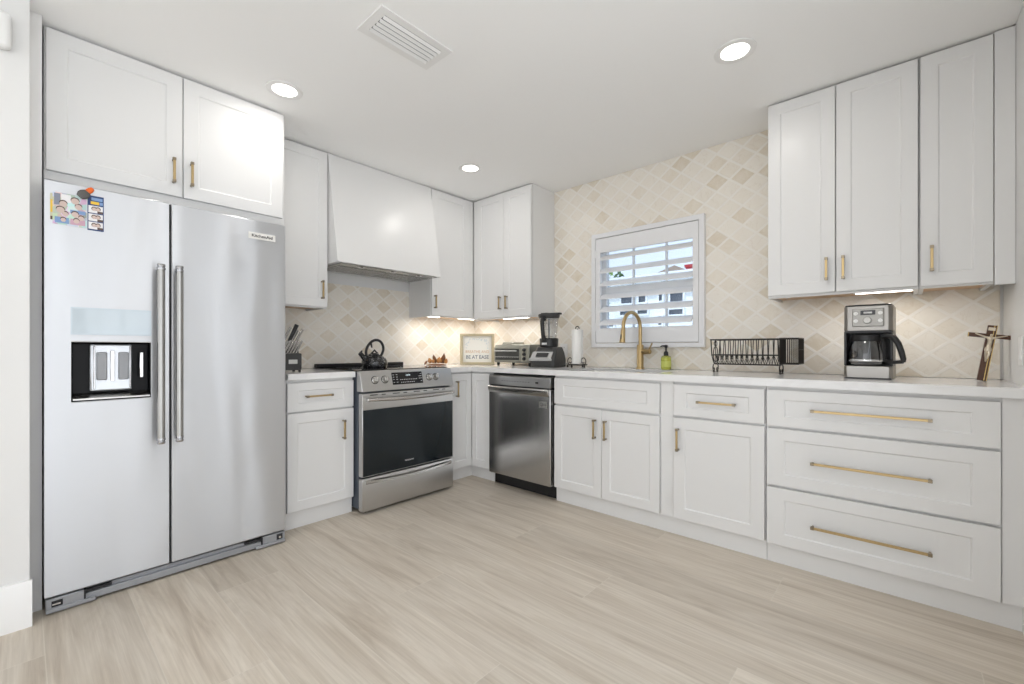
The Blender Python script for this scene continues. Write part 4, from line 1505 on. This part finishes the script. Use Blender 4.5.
# carafe
b = MB()
cy = -0.060
cx = -0.006
b.lathe([(0.0, 0.066), (0.062, 0.066), (0.070, 0.070), (0.075, 0.092), (0.073, 0.125), (0.066, 0.165), (0.060, 0.184)], (cx, cy, 0), 32)
cf = b.build('carafe', M_CARAFE, t, label='glass carafe')
b = MB()
b.lathe([(0.060, 0.180), (0.064, 0.184), (0.063, 0.208), (0.048, 0.216), (0.0, 0.219)], (cx, cy, 0), 28)
b.build('carafe_lid', M_BLACK, cf)
b = MB()
b.lathe([(0.0748, 0.084), (0.0762, 0.086), (0.0762, 0.092), (0.0748, 0.094)], (cx, cy, 0), 28)
b.build('carafe_band', M_CHROME, cf)
b = MB()
hx, hy = math.cos(math.radians(-24)), math.sin(math.radians(-24))


def cpt(r, z):
    return (cx + hx * r, cy + hy * r, z)


prof = [(0.058, 0.200, 0.012), (0.086, 0.208, 0.013), (0.112, 0.198, 0.013), (0.130, 0.170, 0.0125), (0.142, 0.132, 0.012), (0.150, 0.098, 0.011), (0.149, 0.084, 0.009)]
b.tube([cpt(r, z) for r, z, w in prof], [w for r, z, w in prof], 10)
b.tube([cpt(0.149, 0.086), cpt(0.112, 0.082), cpt(0.078, 0.088)], [0.009, 0.008, 0.008], 8)
b.tube([cpt(0.076, 0.082), cpt(0.073, 0.140), cpt(0.064, 0.198)], [0.007, 0.009, 0.010], 8)
b.build('carafe_handle', M_BLACK, cf)

# crucifix leaning on the right wall
t = thing('crucifix', 'dark wood crucifix with gilt edges leaning in the right corner of the counter', 'crucifix', (3.537, -0.205, CT + 0.0025))
lean_m = (math.radians(-4), math.radians(8.5), math.radians(0))
b = MB()
b.box(-0.014, 0.014, -0.010, 0.010, 0.0, 0.250)
ps = b.build('upright', M_WALNUT, t, 0.001, rot=lean_m)
b = MB()
b.box(-0.068, 0.068, -0.010, 0.010, 0.193, 0.211)
ar = b.build('crossbar', M_WALNUT, t, 0.001, rot=lean_m)
b = MB()
b.box(0.014, 0.0165, -0.011, 0.011, 0.0, 0.250).box(0.0055, 0.0085, -0.0115, -0.010, 0.0, 0.250)
b.build('gilt_edge', M_GOLD, ps)
for x0, x1 in ((-0.0705, -0.068), (0.068, 0.0705)):
    MB().box(x0, x1, -0.011, 0.011, 0.192, 0.212).build('gilt_end_cap', M_GOLD, ar)
MB().box(-0.011, 0.011, -0.013, -0.010, 0.226, 0.240).build('title_plate', M_FIG, ps)
# small cast figure grown as one skinned surface
skv = [(0, -0.0165, 0.150), (0.001, -0.018, 0.172), (0.0, -0.018, 0.190), (0.001, -0.019, 0.199), (0.002, -0.022, 0.210),
       (-0.012, -0.017, 0.194), (-0.030, -0.015, 0.201), (-0.050, -0.014, 0.208), (0.013, -0.017, 0.194), (0.031, -0.015, 0.201), (0.051, -0.014, 0.208),
       (-0.004, -0.019, 0.140), (-0.005, -0.023, 0.118), (-0.001, -0.017, 0.094), (0.0, -0.019, 0.084),
       (0.004, -0.019, 0.140), (0.005, -0.023, 0.117), (0.001, -0.018, 0.096)]
ske = [(0, 1), (1, 2), (2, 3), (3, 4), (2, 5), (5, 6), (6, 7), (2, 8), (8, 9), (9, 10), (0, 11), (11, 12), (12, 13), (13, 14), (0, 15), (15, 16), (16, 17)]
rad = [0.0072, 0.0075, 0.0078, 0.0035, 0.0062, 0.0042, 0.0034, 0.0026, 0.0042, 0.0034, 0.0026, 0.0056, 0.0046, 0.0034, 0.0028, 0.0056, 0.0046, 0.0032]
me = bpy.data.meshes.new('figure')
me.from_pydata(skv, ske, [])
fo = bpy.data.objects.new('figure', me)
S.collection.objects.link(fo)
fo.parent = ps
mod = fo.modifiers.new('skin', 'SKIN')
ly = me.skin_vertices[0] if me.skin_vertices else None
if ly is None:
    me.attributes  # keep mesh data alive
    bmx = bmesh.new()
    bmx.from_mesh(me)
    bmx.verts.layers.skin.verify()
    bmx.to_mesh(me)
    bmx.free()
    ly = me.skin_vertices[0]
for i, r_ in enumerate(rad):
    ly.data[i].radius = (r_, r_)
ly.data[0].use_root = True
fo.modifiers.new('smooth', 'SUBSURF').levels = 1
fo.modifiers['smooth'].render_levels = 1
me.materials.append(M_FIG)
b = MB()
b.lathe([(0.0105, 0.0), (0.0115, 0.008), (0.0095, 0.018), (0.0, 0.020)], (0.0, -0.018, 0.132), 12, 0, 'z', 0.8)
b.build('loincloth', M_FIG, fo)

# ------------------------------------------------------------------ ceiling fittings
CANS = [(0.862, -2.176, 'round recessed ceiling light nearest the refrigerator cabinet'),
        (2.705, -0.926, 'round recessed ceiling light near the right upper cabinets'),
        (0.853, -0.850, 'round recessed ceiling light nearest the corner upper cabinets')]
ADDED_CANS = [(2.705, -2.35), (1.5, -3.7), (2.9, -3.7), (1.5, -5.4), (2.9, -5.4)]  # extra lights outside the view, added to brighten the kitchen


def can(x, y, label):
    t = thing('ceiling_light', label, 'ceiling light', (x, y, CEIL), 0, 'recessed ceiling lights')
    MB().lathe([(0.088, -0.0005), (0.087, -0.004), (0.078, -0.006), (0.060, -0.004), (0.058, -0.0005)], (0, 0, 0), 40).build('trim_ring', M_TRIM, t)
    MB().lathe([(0.0585, -0.0032), (0.056, -0.0042), (0.0, -0.0046)], (0, 0, 0), 32).build('lens', M_LED, t)
    ld_ = bpy.data.lights.new('can_lamp', 'AREA')
    ld_.shape = 'DISK'
    ld_.size = 0.11
    ld_.energy = CAN_W
    ld_.color = (1.0, 0.965, 0.92)
    lo = bpy.data.objects.new('can_lamp', ld_)
    S.collection.objects.link(lo)
    lo.parent = t
    lo.location = (0, 0, -0.0065)


for x, y, l_ in CANS:
    can(x, y, l_)
for x, y in ADDED_CANS:
    can(x, y, 'added unseen ceiling light brightening the kitchen from out of view')

t = thing('ceiling_vent', 'white louvered air vent in the ceiling', 'air vent', (1.6525, -1.968, CEIL))
b = MB()
hx, hy = 0.097, 0.181
ix, iy = 0.062, 0.146
for x0, x1, y0, y1 in ((-hx, -ix, -hy, hy), (ix, hx, -hy, hy), (-ix, ix, -hy, -iy), (-ix, ix, iy, hy)):
    b.box(x0, x1, y0, y1, -0.006, -0.0005)
bmesh.ops.remove_doubles(b.bm, verts=b.bm.verts[:], dist=0.0001)
b.build('frame', M_TRIM, t)
MB().box(-ix, ix, -iy, iy, -0.0012, -0.0004).build('duct_backing', mat('duct_dark', (0.16, 0.16, 0.16), 0.8), t)
for k in range(5):
    x = -ix + 0.014 + k * 0.0255
    b = MB()
    b.prism([(x - 0.0085, -0.0125), (x - 0.0072, -0.0135), (x + 0.0035, -0.0035), (x + 0.0022, -0.0025)], 'y', -iy, iy)
    b.build('vane', M_TRIM, t)

t = thing('door_chime', 'rounded white box high on the wall left of the refrigerator', 'door chime', (0.7852, -3.235, 2.165), R90)
MB().box(-0.115, 0.115, -0.045, 0, 0, 0.135).build('cover', M_WHITEP, t, 0.018, 5)

# under-cabinet light bars


def bar(loc, L, rz, label):
    t = thing('under_cabinet_light', label, 'light bar', loc, rz, 'under-cabinet light bars')
    MB().box(-L / 2, L / 2, -0.014, 0.014, -0.011, 0.0).build('housing', M_WHITEP, t, 0.002)
    MB().box(-L / 2 + 0.008, L / 2 - 0.008, -0.0145, 0.010, -0.0122, -0.004).build('led_strip', M_BAR, t)
    l_ = bpy.data.lights.new('bar_lamp', 'AREA')
    l_.shape = 'RECTANGLE'
    l_.size = L - 0.02
    l_.size_y = 0.02
    l_.energy = BAR_W
    l_.color = (1.0, 0.965, 0.91)
    lo = bpy.data.objects.new('bar_lamp', l_)
    S.collection.objects.link(lo)
    lo.parent = t
    lo.location = (0, 0, -0.0135)


bar((0.215, -0.700, 1.3465), 0.14, R90, 'short lit light bar under the cabinet right of the range hood')
bar((0.215, -0.270, 1.3465), 0.30, R90, 'lit light bar under the corner cabinet above the framed sign')
bar((0.760, -0.220, 1.3345), 0.30, 0, 'lit light bar under the two-door cabinet above the toaster oven')
bar((3.200, -0.235, 1.3505), 0.23, 0, 'lit light bar under the cabinets above the coffee maker')
# loose bit of wire with clips hanging under the right-hand cabinets
b = MB()
b.tube([(2.772, -0.262, 1.3505), (2.785, -0.272, 1.344), (2.797, -0.268, 1.336), (2.803, -0.272, 1.345), (2.812, -0.276, 1.338), (2.818, -0.270, 1.346), (2.86, -0.262, 1.3500)], 0.0022, 6)
tag(b.build('dangling_wire', M_NICKEL), 'loose light bar cord under the left end of the cabinets above the dish rack', 'wire')

# ------------------------------------------------------------------ outside the window
hs = thing('house', 'bright white house with dark windows seen through the shutter', 'house', (0, 4.0, -0.1))
b = MB()
b.box(-4.5, 2.2, 0, 2.0, 0, 2.33)
b.build('wall', M_EXTW, hs)
MB().box(-4.7, 2.4, -0.25, 2.2, 2.33, 2.39).build('eave', M_TRIM, hs)
for x0, x1, z0, z1 in ((-0.46, -0.26, 1.86, 2.10), (-0.13, -0.01, 1.86, 2.12), (0.23, 0.28, 1.86, 2.12), (0.42, 0.62, 1.83, 2.10), (-0.80, -0.62, 1.46, 1.56), (-0.15, 0.02, 1.50, 1.56), (-0.15, 0.02, 1.66, 1.72), (0.22, 0.27, 1.46, 1.60), (0.40, 0.62, 1.62, 1.70), (-0.48, -0.30, 1.66, 1.72)):
    f = MB().panel(x0 - 0.03, x1 + 0.03, z0 - 0.03 + 0.1, z1 + 0.03 + 0.1, 0.03, 0.03, x0, x1, z0 + 0.1, z1 + 0.1, 0.02, 0, 1).build('window', [M_TRIM, M_EXTG], hs)
h2 = thing('house', 'farther house with a brown pitched roof seen above the white house', 'house', (0, 7.4, -0.1))
MB().box(-1.9, 1.2, 0, 2.5, 0, 2.82).build('wall', M_EXTW, h2)
MB().prism([(-1.75, 2.82), (-0.75, 3.12), (-0.35, 2.86), (-0.35, 2.80), (-1.75, 2.80)], 'y', -0.3, 2.6).build('roof', M_ROOF, h2)
ch = thing('chimney_pot', 'small red chimney beside the brown roof seen through the shutter', 'chimney', (-0.33, 7.0, 2.4))
b = MB()
b.box(-0.09, 0.09, -0.09, 0.09, 0, 0.50).box(-0.11, 0.11, -0.11, 0.11, 0.50, 0.56)
b.build('stack', M_RED, ch)
MB().box(-0.05, 0.05, -0.05, 0.05, -2.5, 0.0).build('support', M_EXTW, ch)


def shrub(label, loc, r, h, m, seed):
    t = thing('shrub', label, 'shrub', loc)
    random.seed(seed)
    b = MB()
    for k in range(260):
        a, u = random.uniform(0, 2 * PI), random.uniform(0, 1)
        rr = r * math.sqrt(random.uniform(0.1, 1)) * (0.55 + 0.45 * math.sin(PI * min(1, u + 0.2)))
        c = Vector((rr * math.cos(a), rr * math.sin(a), 0.15 + u * h))
        s = random.uniform(0.04, 0.09)
        d1 = Vector((random.uniform(-1, 1), random.uniform(-1, 1), random.uniform(-1, 1))).normalized()
        d2 = d1.orthogonal().normalized()
        vs = [b.bm.verts.new(c + d1 * s), b.bm.verts.new(c + d2 * s * 0.4), b.bm.verts.new(c - d1 * s), b.bm.verts.new(c - d2 * s * 0.4)]
        b.face(vs)
    b.build('foliage', m, t, smooth=False)
    MB().cyl((0, 0, 0), (0, 0, h * 0.8), 0.03, 8, r2=0.015).build('stem', M_WALNUT, t)


shrub('light green shrub low at the left of the window view', (-0.52, 3.3, -0.1), 0.22, 1.95, M_LEAF, 1)
shrub('taller green tree above the white house at the left of the window view', (-2.48, 7.0, -0.1), 0.30, 3.1, M_LEAF, 2)
shrub('dark rounded tree top beside the brown roof in the window view', (-1.86, 6.5, -0.1), 0.18, 2.85, M_LEAF2, 3)
